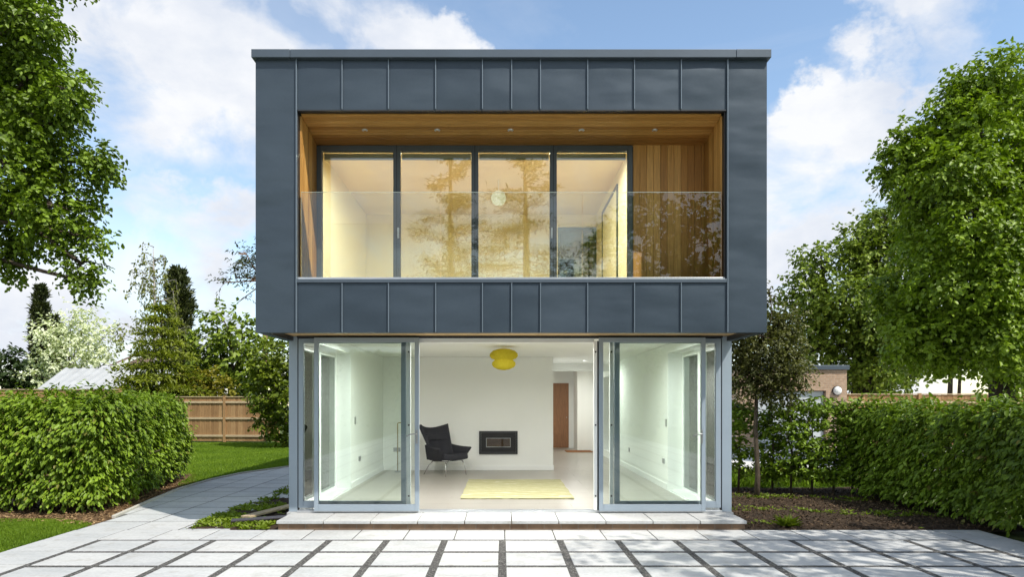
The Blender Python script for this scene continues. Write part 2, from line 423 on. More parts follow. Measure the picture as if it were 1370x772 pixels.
def broad_tree(name, base, trunk_top, tr, lobes, leaf, mat, barkm, label, cat, group=None, dens=9.0, K=9, ls=.45, droop=.25, gap=-.55, inner=.35, seed=1, limbs=True, quad=False, lw=.72, twigs=4, boughs=0):
    """lobes: list of (x,y,z,r). Crown = many leafy twigs over the lobes, limbs reach into every lobe."""
    e = empty(name, base, label, cat, group)
    t = MB(); b = Vector(base); tt = Vector(trunk_top)
    nmain = len(lobes)
    if boughs:                                   # every big lobe carries smaller boughs of leaves on its outside
        q = random.Random(seed * 91); main = [(x, y, z, r * .66) for x, y, z, r in lobes]; sub = []
        for x, y, z, r in lobes:
            for k in range(boughs):
                d = Vector((q.gauss(0, 1), q.gauss(0, 1), q.gauss(.15, .8))).normalized(); rr_ = r * q.uniform(.26, .50)
                f_ = q.uniform(.55, .84); sub.append((x + d.x * r * f_, y + d.y * r * f_, z + d.z * r * f_ * .9, rr_))
        lobes = main + sub
    pts = [b + Vector((0, 0, -.1)), b.lerp(tt, .15) + Vector((.02, 0, 0)), b.lerp(tt, .5) + Vector((rnd.uniform(-.1, .1), rnd.uniform(-.1, .1), 0)), tt]
    t.tube(pts, [tr * 1.35, tr, tr * .85, tr * .6], 12)
    PP = []; UU = []
    C = np.array([l[:3] for l in lobes]); Rr = np.array([l[3] for l in lobes])
    for i, (x, y, z, r) in enumerate(lobes):
        n = int(dens * 4 * math.pi * r * r)
        u = unit(rvec(n)); f = 1 - inner * rng.random(n) ** 1.7
        w = wob(u * 1.0, 2.6, seed * 77 + i); f = f * (1 + .22 * w)
        p = np.array([x, y, z]) + u * (r * f)[:, None] * np.array([1, 1, .88])
        keep = (wob(p, 1.9 / max(r, .55), seed * 13 + 5 + i % 3) > gap)
        d = np.linalg.norm((p[:, None, :] - C[None]), axis=2) / Rr[None]; d[:, i] = 9
        keep &= d.min(axis=1) > .60
        PP.append(p[keep]); UU.append(u[keep])
        if limbs and i < nmain:
            c = Vector((x, y, z))
            st = tt if (c - tt).length < 3.5 * r + 1 or rnd.random() < .6 else b.lerp(tt, .8)
            limb(t, st, c, tr * .42 * min(1, .4 + r * .4), tr * .10 + .008, .14)
            kp = p[keep]
            for q in range(min(twigs, len(kp))):
                s = kp[rng.integers(len(kp))]
                limb(t, c, Vector(s), tr * .09 + .006, .006, .2, 5, 4)
    P0 = np.concatenate(PP); U = np.concatenate(UU)
    P, A, Nn = spray_leaves(P0, U, K, ls, droop)
    sz = leaf * (.7 + .6 * rng.random(len(P)))
    t.build('trunk', barkm, e)
    leaves('crown', P, A, Nn, sz, sz * lw, mat, e, quad=quad)
    return e

def conifer(name, base, H, Rad, mat, barkm, label, cat, group=None, nb=120, per=26, leaf=.12, z0=.08, up=.1, droop=.2, power=.9, tr=.12, lw=.3, tiers=0, ragged=.25):
    e = empty(name, base, label, cat, group); b = Vector(base); t = MB()
    t.tube([b + Vector((0, 0, -.1)), b + Vector((.03, 0, H * .5)), b + Vector((0, 0, H))], [tr, tr * .6, .012], 8)
    P = []; A = []; Nn = []
    for i in range(nb):
        h = z0 + (1 - z0) * (i + rnd.random()) / nb
        if tiers: h = z0 + (1 - z0) * (math.floor((h - z0) / (1 - z0) * tiers) + rnd.uniform(.1, .42)) / tiers
        ln = Rad * (1 - h) ** power * rnd.uniform(1 - ragged, 1 + ragged) + .08
        a = rnd.uniform(0, 6.283); d = np.array([math.cos(a), math.sin(a), 0])
        m = max(6, int(per * ln / Rad + 4)); f = rng.random(m) ** .7
        p = np.array(b) + np.array([0, 0, h * H]) + d * (ln * f)[:, None] + np.array([0, 0, 1]) * ((up * f - droop * f * f) * ln)[:, None] + rvec(m) * (.05 + .10 * ln) * np.array([.7, .7, .35])
        P.append(p); A.append(d * .7 + rvec(m) * .6 + np.array([0, 0, .15 + up - droop])); Nn.append(np.array([0, 0, 1.0]) + rvec(m) * .5 + d * .3)
        if ln > .4:
            q = b + Vector((0, 0, h * H)); t.tube([q, q + Vector(d) * ln * .6 + Vector((0, 0, (up * .6 - droop * .36) * ln)), q + Vector(d) * ln * .95 + Vector((0, 0, (up - droop) * ln))], [tr * .2 * (1 - h) + .008, .008, .004], 4)
    P = np.concatenate(P); sz = leaf * (.6 + .8 * rng.random(len(P)))
    t.build('trunk', barkm, e)
    leaves('crown', P, np.concatenate(A), np.concatenate(Nn), sz, sz * lw, mat, e, quad=True)
    return e

# ================================================================== GROUND
def structure(name, mb, mat, bevel=0.0):
    o = mb.build(name, mat, None, bevel); o['kind'] = 'structure'; return o
structure('ground', MB().sheet([(-160, -90), (160, -90), (160, 260), (-160, 260)], -.075), M['field'])
PX0, PX1, PY1 = -5.43, 6.05, 8.67
structure('gravel_bed', MB().sheet([(PX0 + .02, -15.2), (PX1 - .02, -15.2), (PX1 - .02, PY1 - .01), (PX0 + .02, PY1 - .01)], -.0035), M['gravel'])
pv = MB()
def slab(mb, x0, x1, y0, y1, z=0.0, th=.05):
    dz = rnd.uniform(-.0015, .0015); j = .0025
    mb.box(x0 + rnd.uniform(0, j), x1 - rnd.uniform(0, j), y0 + rnd.uniform(0, j), y1 - rnd.uniform(0, j), z - th, z + dz)
xb = [.03 + .603 * k for k in range(-10, 11)]
xs = [PX0] + [x for x in xb if PX0 + .3 < x < PX1 - .3] + [PX1]
for a, b in zip(xs[:-1], xs[1:]): slab(pv, a + .005, b - .005, 8.072, PY1)
rows = []; y = 8.012
while y > -15: rows.append((y - .562, y)); y -= .645
PIT = .6775
for (y0, y1) in rows:
    for k in range(-7, 8): slab(pv, k * PIT + .039, (k + 1) * PIT - .039, y0, y1)
yy = 8.064
while yy > -15:                                   # border columns, tight joints
    slab(pv, PX0, -7 * PIT - .039, yy - .598, yy); slab(pv, 8 * PIT + .039, PX1, yy - .598, yy); yy -= .606
structure('patio', pv, M['paving'], .005)

# side path, cut by the curved kerb
curve = [(-5.42, 8.67), (-5.44, 9.6), (-5.72, 11.1), (-5.98, 12.7), (-6.02, 14.2), (-5.88, 15.4), (-5.3, 17.0), (-4.3, 18.6), (-3.2, 19.8)]
def clip(poly, a, b):                            # keep the right-hand side of a->b
    out = []
    def sd(p): return (b[0] - a[0]) * (p[1] - a[1]) - (b[1] - a[1]) * (p[0] - a[0])
    for i in range(len(poly)):
        p, q = poly[i], poly[(i + 1) % len(poly)]; sp, sq = sd(p), sd(q)
        if sp <= 0: out.append(p)
        if sp * sq < 0:
            t = sp / (sp - sq); out.append((p[0] + (q[0] - p[0]) * t, p[1] + (q[1] - p[1]) * t))
    return out
pt = MB()
for ix in range(-2, 5):
    x0 = -4.12 - .65 * (3 - ix) ; x1 = x0 + .65
    if x1 > -2.95: continue
    y = 8.67
    while y < 20:
        q = [(x0 + .011, y + .016), (x1 - .011, y + .016), (x1 - .011, y + .594), (x0 + .011, y + .594)]
        if x0 < -4.1 or y > 16.3:
            for a, b in zip(curve[1:-1], curve[2:]):
                if q and y > 9.5: q = clip(q, a, b)
            if y <= 9.5: q = clip(q, (-5.425, 8.0), (-5.425, 9.9))
            if len(q) >= 3:
                ar = abs(sum(q[i][0] * q[(i + 1) % len(q)][1] - q[(i + 1) % len(q)][0] * q[i][1] for i in range(len(q)))) / 2
                if ar > .01: pt.prism(q, -.05, rnd.uniform(-.0015, .0015) - .001)
        y += .61
structure('path', pt, M['paving'], .004)
structure('path_bed', MB().sheet([(-5.42, 8.67), (-4.125, 8.67), (-4.125, 20), (-4.3, 18.6), (-5.28, 17.0), (-5.86, 15.4), (-6.0, 14.2), (-5.96, 12.7), (-5.70, 11.1), (-5.43, 9.6)], -.004), M['gravel'])
kb = MB()
for a, b in zip(curve[1:-1], curve[2:]):
    a = Vector((*a, 0)); b = Vector((*b, 0)); d = (b - a); n = max(1, round(d.length / .9)); nn = Vector((-d.y, d.x, 0)).normalized()
    for i in range(n):
        p = a + d * ((i + .01) / n); q = a + d * ((i + .99) / n)
        kb.prism([(p + nn * .005)[:2], (q + nn * .005)[:2], (q + nn * .055)[:2], (p + nn * .055)[:2]][::-1], -.06, .028)
structure('kerb', kb, M['kerb'], .006)
lawn_poly = [(-14, 15.1), (-7.0, 15.1), (-6.45, 13.2), (-6.1, 12.9), (-6.08, 14.2), (-5.95, 15.4), (-5.37, 17.0), (-4.37, 18.6), (-3.3, 19.9), (-3.3, 31), (-14, 31)]
structure('lawn', MB().sheet([(-16, 1), (-5.46, 1), (-5.46, 9.15), (-6.1, 9.5), (-16, 9.6)], -.020).sheet(lawn_poly, -.020), M['turf'])
structure('mulch_bed', MB().sheet([(-16, 9.4), (-6.1, 9.3), (-5.44, 9.0), (-5.46, 9.6), (-5.75, 11.1), (-6.02, 12.7), (-6.05, 13.4), (-7.0, 15.6), (-16, 15.6)], -.014), M['mulch'])
def bumpy(poly_x0, poly_x1, y0, y1, nx, ny, z, amp, seed, f=3.0):
    mb = MB(); vs = []; X = np.linspace(poly_x0, poly_x1, nx); Y = np.linspace(y0, y1, ny)
    G = np.array([(x, y, 0) for y in Y for x in X]); h = wob(G, f, seed) * amp + wob(G, f * 4, seed + 1) * amp * .5 + rng.normal(size=len(G)) * amp * .25
    e = np.minimum.reduce([G[:, 0] - poly_x0, poly_x1 - G[:, 0], G[:, 1] - y0, y1 - G[:, 1]]); h = np.where(e < .05, -.02, h)
    for g, q in zip(G, h): vs.append((g[0], g[1], z + q))
    fs = [(j * nx + i, j * nx + i + 1, (j + 1) * nx + i + 1, (j + 1) * nx + i) for j in range(ny - 1) for i in range(nx - 1)]
    return mb.add(vs, fs, True)
structure('soil_bed', bumpy(3.14, 6.9, PY1 + .004, 13.0, 110, 120, -.004, .022, 3), M['soil'])
structure('weed_bed', bumpy(-4.105, -2.9, PY1 + .004, 16.2, 40, 170, .0, .02, 9), M['soil'])
structure('verge', MB().sheet([(3.2, 13.0), (16, 13.0), (16, 15.6), (3.2, 15.6)], -.012), M['turf'])
structure('driveway', MB().sheet([(3.2, 15.6), (60, 15.6), (60, 60), (3.2, 60)], -.020), M['drive'])

# grass, weeds, chips: nobody could count them
def inside(P, poly):
    r = np.zeros(len(P), bool); n = len(poly)
    for i in range(n):
        x1, y1 = poly[i]; x2, y2 = poly[(i + 1) % n]
        if y1 == y2: continue
        c = ((y1 > P[:, 1]) != (y2 > P[:, 1])) & (P[:, 0] < (x2 - x1) * (P[:, 1] - y1) / (y2 - y1) + x1); r ^= c
    return r
def scatter(poly, n):
    q = np.array(poly); lo, hi = q.min(0), q.max(0)
    P = lo + rng.random((n, 2)) * (hi - lo); return P[inside(P, poly)]
g1 = scatter([(-7.6, 6.6), (-5.47, 6.6), (-5.47, 9.15), (-6.1, 9.45), (-7.9, 9.55)], 42000)
g2 = scatter([(-9.5, 16.5), (-6.9, 15.2), (-6.4, 13.4), (-6.12, 13.1), (-6.1, 14.2), (-5.97, 15.4), (-5.4, 17), (-4.4, 18.6), (-4.4, 27), (-13.5, 27)], 150000)
g3 = scatter([(3.3, 13.0), (9, 13.0), (9, 15.6), (3.3, 15.6)], 16000)
G = np.concatenate([g1, g2, g3]); Gp = np.c_[G, np.full(len(G), -.022)]
hs = np.concatenate([rng.uniform(.025, .055, len(g1)), rng.uniform(.03, .06, len(g2)), rng.uniform(.06, .2, len(g3))])
ws = np.concatenate([np.full(len(g1), .006), np.full(len(g2), .012), np.full(len(g3), .012)])
go = leaves('grass', Gp, np.array([0, 0, 1.0]) + rvec(len(G)) * .38, rvec(len(G)) * np.array([1, 1, .2]), hs, ws, M['grass'], None, .1, .2, quad=True)
tag(go, 'short mown green grass of the lawns', 'grass', kind='stuff')
w = scatter([(-4.08, 8.70), (-2.97, 8.70), (-2.97, 9.2), (-3.3, 10.2), (-3.3, 15.5), (-4.08, 15.5)], 1700)
keep = (wob(np.c_[w, np.zeros(len(w))], 3.4, 5) > -.35) & ((w[:, 1] < 10.6) | (rng.random(len(w)) < .35)); w = w[keep]
P0 = np.repeat(np.c_[w, np.full(len(w), .0)], 8, 0) + rvec(len(w) * 8) * np.array([.02, .02, 0])
ang = rng.uniform(0, 6.28, len(P0)); A = np.c_[np.cos(ang), np.sin(ang), rng.uniform(.25, 1.5, len(P0))]
sz = rng.uniform(.03, .085, len(P0))
tag(leaves('weeds', P0, A, np.array([0, 0, 1.0]) + rvec(len(P0)) * .3, sz, sz * .38, M['weed']), 'low bright green weeds covering the bed beside the path', 'weeds', kind='stuff')
ch = scatter([(-9, 9.35), (-6.1, 9.25), (-5.46, 8.98), (-5.48, 9.6), (-5.78, 11.1), (-6.04, 12.7), (-6.1, 13.3), (-7.0, 14.4), (-7, 11), (-9, 10.6)], 11000)
P0 = np.c_[ch, rng.uniform(-.012, .012, len(ch))]; A = rvec(len(ch)) * np.array([1, 1, .25]); sz = rng.uniform(.015, .06, len(ch))
tag(leaves('bark_chips', P0, A, np.array([0, 0, 1.0]) + rvec(len(ch)) * .3, sz, sz * .45, M['chips']), 'loose tan bark chips under the left hedge', 'bark chips', kind='stuff')
cl = scatter([(3.16, 8.70), (6.7, 8.70), (6.7, 12.6), (3.2, 12.6)], 9000)
P0 = np.c_[cl, rng.uniform(.0, .03, len(cl))]; A = rvec(len(cl)) * np.array([1, 1, .5]); sz = rng.uniform(.01, .045, len(cl))
tag(leaves('leaf_litter', P0, A, np.array([0, 0, 1.0]) + rvec(len(cl)) * .5, sz, sz * .6, M['clods']), 'dry leaf litter and crumbs on the dark soil bed', 'leaf litter', kind='stuff')
cw = scatter([(3.2, 8.75), (6.3, 8.75), (6.0, 12.4), (3.2, 12.4)], 2600)
cw = cw[wob(np.c_[cw, np.zeros(len(cw))], 3.0, 21) > .45]
P0 = np.repeat(np.c_[cw, np.full(len(cw), .0)], 6, 0) + rvec(len(cw) * 6) * np.array([.015, .015, 0]); ang = rng.uniform(0, 6.28, len(P0))
sz = rng.uniform(.02, .06, len(P0))
tag(leaves('seedlings', P0, np.c_[np.cos(ang), np.sin(ang), rng.uniform(.3, 1.4, len(P0))], np.array([0, 0, 1.0]) + rvec(len(P0)) * .3, sz, sz * .4, M['weed']), 'scattered small weed seedlings on the dark soil bed', 'seedlings', kind='stuff')
gt = at(1053, 707, 8.95); gt.z = 0
P0 = np.tile(np.array(gt), (170, 1)) + rvec(170) * np.array([.045, .04, 0]); ang = rng.uniform(0, 6.28, 170)
t = leaves('grass_tuft', P0, np.c_[np.cos(ang), np.sin(ang), rng.uniform(.4, 2.2, 170)], np.array([0, 0, 1.0]) + rvec(170) * .3, rng.uniform(.09, .2, 170), .012, M['weed'], droop=.3)
tag(t, 'bright green grass tuft at the front edge of the dark soil bed', 'grass tuft')

# ================================================================== THE HOUSE
XL, XR = -2.974, 3.19
YO, YF = 8.23, 9.40
ZS, ZR = 2.467, 5.80
FLZ = .125
house = empty('house', (.1, 9.4, 0), 'two storey house with a dark zinc clad upper box over a glazed ground floor', 'house')
H = house
# ---- front cladding with upright seams
oxl, oxr, ozt, ozb = -2.478, 2.694, 5.145, 3.075
seam_px = [397, 458, 520, 583, 645.5, 684.5, 723, 786, 848.5, 911, 973]
sx = [gx(p, YO) for p in seam_px]
def panel(mb, x0, x1, z0, z1, y, th=.08, nx=9, nz=9, amp=.006, seed=0):
    """A thin metal sheet, slightly pillowed."""
    X = np.linspace(x0, x1, nx); Z = np.linspace(z0, z1, nz); vs = []
    r = np.random.default_rng(seed); ph = r.uniform(0, 6.28, 4); k1, k2 = r.uniform(2, 4), r.uniform(4, 9)
    for z in Z:
        for x in X:
            u = (x - x0) / (x1 - x0); v = (z - z0) / (z1 - z0); e = (math.sin(math.pi * u) * math.sin(math.pi * v)) ** .5 if 0 < u < 1 and 0 < v < 1 else 0
            h = amp * e * (.7 + .5 * math.sin(k2 * (z) + ph[0] + math.sin(k1 * x + ph[1])) + .25 * math.sin(k1 * 2 * x + ph[2]))
            vs.append((x, y - h, z))
    fs = [(j * nx + i, j * nx + i + 1, (j + 1) * nx + i + 1, (j + 1) * nx + i) for j in range(nz - 1) for i in range(nx - 1)]
    mb.add(vs, fs, True); mb.box(x0, x1, y + .004, y + th, z0, z1)
cl = MB()
for i, (a, b) in enumerate(zip(sx[:-1], sx[1:])):
    panel(cl, a + .004, b - .004, ozt + .01, ZR - .03, YO, seed=i, amp=.007)
    panel(cl, a + .004, b - .004, ZS, ozb - .012, YO, seed=40 + i, amp=.006)
panel(cl, XL, sx[0] - .004, ZS, ZR - .03, YO, nx=9, nz=40, seed=80, amp=.006)
panel(cl, sx[-1] + .004, XR, ZS, ZR - .03, YO, nx=9, nz=40, seed=81, amp=.006)
cl.build('cladding', M['zinc'], H)
for i, x in enumerate(sx):
    lo, hi = (ZS, ZR - .03)
    if i in (0, len(sx) - 1):
        MB().box(x - .007, x + .007, YO - .026, YO + .03, lo + .002, hi).build('seam', M['seam'], H, .003)
    else:
        MB().box(x - .006, x + .006, YO - .024, YO + .03, ozt + .012, hi).build('seam', M['seam'], H, .003)
        MB().box(x - .006, x + .006, YO - .024, YO + .03, lo + .002, ozb - .014).build('seam', M['seam'], H, .003)
MB().box(oxl - .004, oxr + .004, YO - .012, YO + .06, ozt - .006, ozt + .009).build('drip_edge', M['dark_metal'], H)
for x in (XL, XR - .1):
    side = MB()
    y = YO + .084
    while y < 22:
        y2 = min(y + .55, 22.2); side.box(x, x + .1, y, y2 - .006, ZS, ZR - .03); y = y2
    side.build('side_cladding', M['zinc'], H)
cp = MB(); zc0, zc1 = gz(76, 8.17), gz(65, 8.17)
cp.box(-3.006, -2.545, 8.17, 8.33, zc0, zc1); cp.box(-2.54, 2.80, 8.17, 8.33, zc0 - .001, zc1 - .002); cp.box(2.805, 3.222, 8.17, 8.33, zc0, zc1)
cp.box(-3.006, -2.88, 8.335, 22.3, zc0, zc1); cp.box(3.10, 3.222, 8.335, 22.3, zc0, zc1); cp.box(-2.875, 3.095, 22.18, 22.3, zc0, zc1)
cp.build('roof_edge', M['zinc_cap'], H, .004)
box_part('roof', M['dark_metal'], H, XL + .11, XR - .11, YO + .1, 22.17, 5.74, 5.80)
fm = MB()                                              # dark fascia lip under the box and the slab above the soffit
fm.box(XL + .104, -2.9, YO + .09, YF + .08, ZS + .003, 2.6); fm.box(3.115, XR - .104, YO + .09, YF + .08, ZS + .003, 2.6)
fm.box(-2.9, 3.115, YO + .09, YO + .14, ZS + .004, 2.53)
fm.build('fascia', M['dark_metal'], H)
so = MB(); yq = YO + .145
while yq < YF - .005:
    so.box(-2.9, 3.115, yq, min(yq + .113, YF + .0), 2.532, 2.552); yq += .118
so.build('soffit', M['soffit'], H)
box_part('floor_slab', M['dark_metal'], H, XL + .105, XR - .105, YO + .085, 22.1, 2.622, 3.04)
# ---- sill and balustrade
box_part('sill', M['zinc_cap'], H, oxl - .015, oxr + .01, YO - .02, YO + .08, ozb - .008, ozb + .035, bevel=.004)
box_part('base_channel', M['alu'], H, -2.47, 2.69, YO + .012, YO + .085, ozb + .037, ozb + .062, bevel=.003)
BZ = 4.173
jx = [-2.445, gx(590, 8.3), gx(779, 8.3), 2.662]
pr = MB()
for a, b in zip(jx[:-1], jx[1:]): pr.box(a + .004, b - .004, YO + .044, YO + .063, BZ + .0005, BZ + .0045)
bal = pr.build('balustrade', plain('polished glass edge', (.42, .50, .45), .2), H)
for a, b in zip(jx[:-1], jx[1:]): MB().box(a + .004, b - .004, YO + .045, YO + .062, ozb + .063, BZ).build('pane', M['glass_rail'], bal)
# ---- recess lining
YB = 9.02
zf, zb = 5.128, 5.012                                  # ceiling falls a little towards the glass
def ceil_z(y): return zf + (zb - zf) * (y - YO) / (YB - YO)
rc = MB(); y = YO + .062
while y < YB - .01:
    y2 = min(y + .066, YB)
    z1, z2 = ceil_z(y), ceil_z(y2)
    v = [(-2.442, y, z1), (2.658, y, z1), (2.658, y2 - .014, z2), (-2.442, y2 - .014, z2)]
    v = v + [(p[0], p[1], p[2] + .02) for p in v]
    rc.add(v, [(3, 2, 1, 0), (4, 5, 6, 7), (0, 1, 5, 4), (1, 2, 6, 5), (2, 3, 7, 6), (3, 0, 4, 7)]); y = y2
rc.build('recess_ceiling', M['cedar_x'], H)
for xa, xb_ in ((-2.465, -2.443), (2.659, 2.68)):
    rl = MB(); y = YO + .09
    while y < YB - .01:
        y2 = min(y + .066, YB); rl.box(xa, xb_, y, y2 - .012, 3.09, ceil_z(y2) + .01); y = y2
    rl.build('recess_side_lining', M['cedar_z'], H)
rb = MB(); x = 1.725
while x < 2.65:
    x2 = min(x + rnd.choice([.07, .09, .09, .11]), 2.658); rb.box(x, x2 - .004, YB - .03, YB, 3.09, 5.03); x = x2
rb.build('recess_back_lining', M['cedar_z'], H)
lp = MB()                                              # dark lip round the opening, masonry behind the lining
lp.box(oxl, -2.467, YO + .014, YO + .088, ozb + .04, ozt - .007); lp.box(2.683, oxr, YO + .014, YO + .088, ozb + .04, ozt - .007)
lp.box(XL + .105, -2.47, YO + .09, YB + .06, 3.05, 5.7); lp.box(2.685, XR - .105, YO + .09, YB + .06, 3.05, 5.7)
lp.box(-2.468, 2.683, YO + .09, YB, 5.16, 5.7); lp.box(-2.44, 2.655, YO + .062, YO + .082, 5.132, ozt - .008)
lp.box(1.72, 2.66, YB + .003, YB + .06, 3.05, 5.155); lp.box(-2.468, 1.715, YB + .003, YB + .06, 5.03, 5.7)
lp.build('lip', M['dark_metal'], H)
box_part('balcony_floor', M['alu'], H, -2.465, 2.68, YO + .086, YB + .05, 3.045, 3.086)
for p in (488, 585, 683, 778, 876):
    yy = 8.63; x = gx(p, yy); z = ceil_z(yy)
    d = MB(); d.lathe((x, yy, z), [(.022, -.003), (.034, -.006), (.038, -.002), (.038, .01)], 18)
    o = d.build('downlight', M['alu'], H)
    MB().lathe((x, yy, z), [(.0005, -.0025), (.022, -.0025)], 14).build('lens', M['opal'], o)
# ---- upstairs windows
wx = [-2.442, gx(531.5, YB), gx(635.5, YB), gx(740, YB), 1.716]
for i, (a, b) in enumerate(zip(wx[:-1], wx[1:])):
    wl = .066 if i == 0 else .045; wr = .066 if i == 3 else .045
    f = MB().ring(a + .001, b - .001, 3.095, 5.006, YB - .05, YB + .03, wl, wr, .05, .07).build('window', M['frame_dark'], H, .003)
    MB().box(a + wl - .002, b - wr + .002, YB - .006, YB + .006, 3.14, 4.938).build('pane', M['glass_win'], f)
    MB().box(a + wl + .01, b - wr - .01, YB + .05, YB + .075, 4.85, 4.93).build('roller_blind', plain('pale green blind', (.42, .42, .27), .8), f)
    if i in (1, 2):
        xh = a + wl * .5 if i == 1 else b - wr * .5
        hd = MB(); hd.box(xh - .012, xh + .012, YB - .062, YB - .051, 3.78, 3.92); hd.box(xh - .008, xh + .008, YB - .09, YB - .062, 3.885, 3.90); hd.box(xh - .008, xh + .008, YB - .1, YB - .088, 3.79, 3.90)
        hd.build('handle', M['white_trim'], f, .003)
for x in wx[1:-1]: MB().box(x - .0035, x + .0035, YB - .053, YB - .04, 3.095, 5.006).build('mullion_joint', M['black'], H)
# ---- upstairs room
UB = 13.05
up = MB()
up.box(-2.865, -2.6, YB + .065, UB + .2, 3.05, 5.215); up.box(1.8, 2.0, YB + .065, UB, 3.05, 5.215)
up.box(-2.6, 1.06, UB, UB + .2, 3.05, 5.215); up.box(1.06, 1.8, UB, UB + .2, 4.98, 5.215); up.box(1.06, 1.8, UB, UB + .2, 3.05, 3.2)
up.build('bedroom_wall', M['cream_wall'], H)
box_part('bedroom_ceiling', M['cream_ceiling'], H, -2.865, 3.08, YB + .065, UB + .2, 5.217, 5.3)
fl = MB(); x = -2.595
while x < 1.79: fl.box(x, min(x + .18, 1.795) - .003, YB + .065, UB - .005, 3.045, 3.10); x += .18
fl.build('bedroom_floor', M['oak_floor'], H)
rw = MB().ring(1.06, 1.8, 3.2, 4.98, UB + .06, UB + .12, .05).build('window', M['frame_dark'], H)
MB().box(1.1, 1.76, UB + .085, UB + .095, 3.24, 4.94).build('pane', M['glass_side'], rw)
dd = MB().ringx(10.6, 12.2, 3.105, 5.02, 1.775, 1.798, .05).build('interior_door', M['frame_dark'], H)
MB().box(1.788, 1.799, 10.65, 12.15, 3.106, 4.97).build('door_leaf', M['cream_wall'], dd)

# ---- ground floor: walls, floor, ceiling
LX, RX = -2.6, 2.8
gw = MB()
gw.box(-2.925, LX, 11.7, 22.25, 0, 2.6); gw.box(-2.925, LX, YF + .1, 11.7, 2.45, 2.6); gw.box(-2.925, LX, YF + .1, 11.7, 0, .115)
gw.box(RX, 3.145, 11.55, 16.3, 0, 2.6); gw.box(RX, 3.145, 18.9, 22.25, 0, 2.6); gw.box(RX, 3.145, 16.3, 18.9, 2.3, 2.6); gw.box(RX, 3.145, 16.3, 18.9, 0, .3)
gw.box(RX, 3.145, YF + .1, 11.55, 2.45, 2.6); gw.box(RX, 3.145, YF + .1, 11.55, 0, .115)
gw.box(LX, RX, 22.0, 22.25, 0, 2.6)
gw.box(LX, 1.11, 14.9, 15.3, .1, 2.6)
gw.box(1.0, 1.11, 15.3, 21.99, .1, 2.6)
gw.box(2.30, RX - .002, 20.9, 21.99, .1, 2.6)
gw.box(1.112, RX - .002, 17.6, 17.9, 2.42, 2.6)
gw.build('wall', M['white_wall'], H)
box_part('ceiling', M['white_wall'], H, -2.86, 3.08, YF + .06, 22.2, 2.602, 2.62)
ft = MB(); y = YF + .05; r_ = 0
while y < 21.98:
    x = LX + .002 - (.45 if r_ % 2 else 0)
    while x < RX:
        a, b = max(x, LX + .002), min(x + .898, RX - .002)
        if b - a > .02: ft.box(a, b, y, min(y + .598, 21.98), .05, FLZ)
        x += .9
    y += .6; r_ += 1
ft.build('floor', M['floor_tile'], H)
box_part('floor_grout', M['kerb'], H, LX + .003, RX - .003, YF + .05, 21.97, .03, FLZ - .003)
sk = MB()
sk.box(LX, 1.11, 14.884, 14.898, FLZ + .001, .235); sk.box(LX + .001, LX + .015, 11.7, 14.882, FLZ + .001, .235); sk.box(RX - .015, RX - .001, 11.55, 16.3, FLZ + .001, .235)
sk.box(1.111, 1.125, 14.884, 21.98, FLZ + .001, .235)
sk.build('skirting', M['white_trim'], H, .004)
# side windows
for xw, s, y1 in ((-2.87, 1, 11.69), (3.07, -1, 11.54)):
    y0 = YF + .12
    ym = (y0 + y1) / 2
    f = MB(); f.ringx(y0, ym + .03, .12, 2.445, xw - .03, xw + .03, .07); f.ringx(ym + .031, y1, .12, 2.445, xw - .03, xw + .03, .07)
    f = f.build('side_window', M['white_trim'], H, .004)
    for a, b in ((y0 + .068, ym - .038), (ym + .1, y1 - .068)): MB().box(xw - .008, xw + .008, a, b, .185, 2.38).build('pane', M['glass_side'], f)
    MB().box(min(xw + s * .031, xw + s * .24), max(xw + s * .031, xw + s * .24), y0, y1, .117, .15).build('sill', M['white_trim'], f, .005)
f = MB().ringx(16.3, 18.9, .3, 2.3, 2.98, 3.04, .06).build('side_window', M['white_trim'], H)
MB().box(3.005, 3.015, 16.36, 18.84, .36, 2.24).build('pane', M['glass_side'], f)
# pillars and door gear
MB().box(-2.933, -2.815, YF - .02, YF + .1, .116, 2.531).build('pillar', M['frame_blue'], H, .004)
MB().box(3.02, 3.152, YF - .02, YF + .1, .116, 2.531).build('pillar', M['frame_blue'], H, .004)
hd = MB(); hd.box(-2.80, 3.005, YF - .10, YF + .09, 2.507, 2.530); hd.box(-2.813, -2.802, YF - .01, YF + .05, .117, 2.506); hd.box(3.007, 3.018, YF - .01, YF + .05, .117, 2.506)
hd.build('head_track', M['black'], H)
box_part('head_frame', M['white_trim'], H, -1.26, 1.26, YF - .03, YF + .06, 2.44, 2.505, bevel=.004)
th = MB(); th.box(-2.80, 3.005, YF - .085, YF + .048, .116, .137); th.box(-2.80, 3.005, YF - .07, YF - .06, .138, .146); th.box(-2.80, 3.005, YF + .0, YF + .01, .138, .146)
th.build('threshold', M['alu'], H, .002)
def leaf_door(x0, x1, y, z0, z1, st, hx, hs, handle=True, top=.062, bot=.092):
    f = MB().ring(x0, x1, z0, z1, y - .03, y + .03, st, st, bot, top).build('sliding_door', M['frame_blue'], H, .004)
    MB().box(x0 + st - .003, x1 - st + .003, y - .012, y + .012, z0 + bot - .003, z1 - top + .003).build('pane', M['glass_door'], f)
    if handle:
        h = MB(); zc = gz(581, y)
        h.box(hx - .014, hx + .014, y - .044, y - .031, zc - .13, zc + .06)
        h.tube([(hx, y - .044, zc), (hx, y - .085, zc), (hx + hs * .03, y - .09, zc + .004), (hx + hs * .09, y - .088, zc - .006), (hx + hs * .13, y - .085, zc - .03)], .009, 8)
        h.build('handle', M['steel'], f, .003)
    return f
zd0, zd1 = .150, 2.503
leaf_door(gx(421, 9.30), gx(561, 9.30), 9.29, zd0 - .008, zd1, .058, gx(557.5, 9.26), -1)
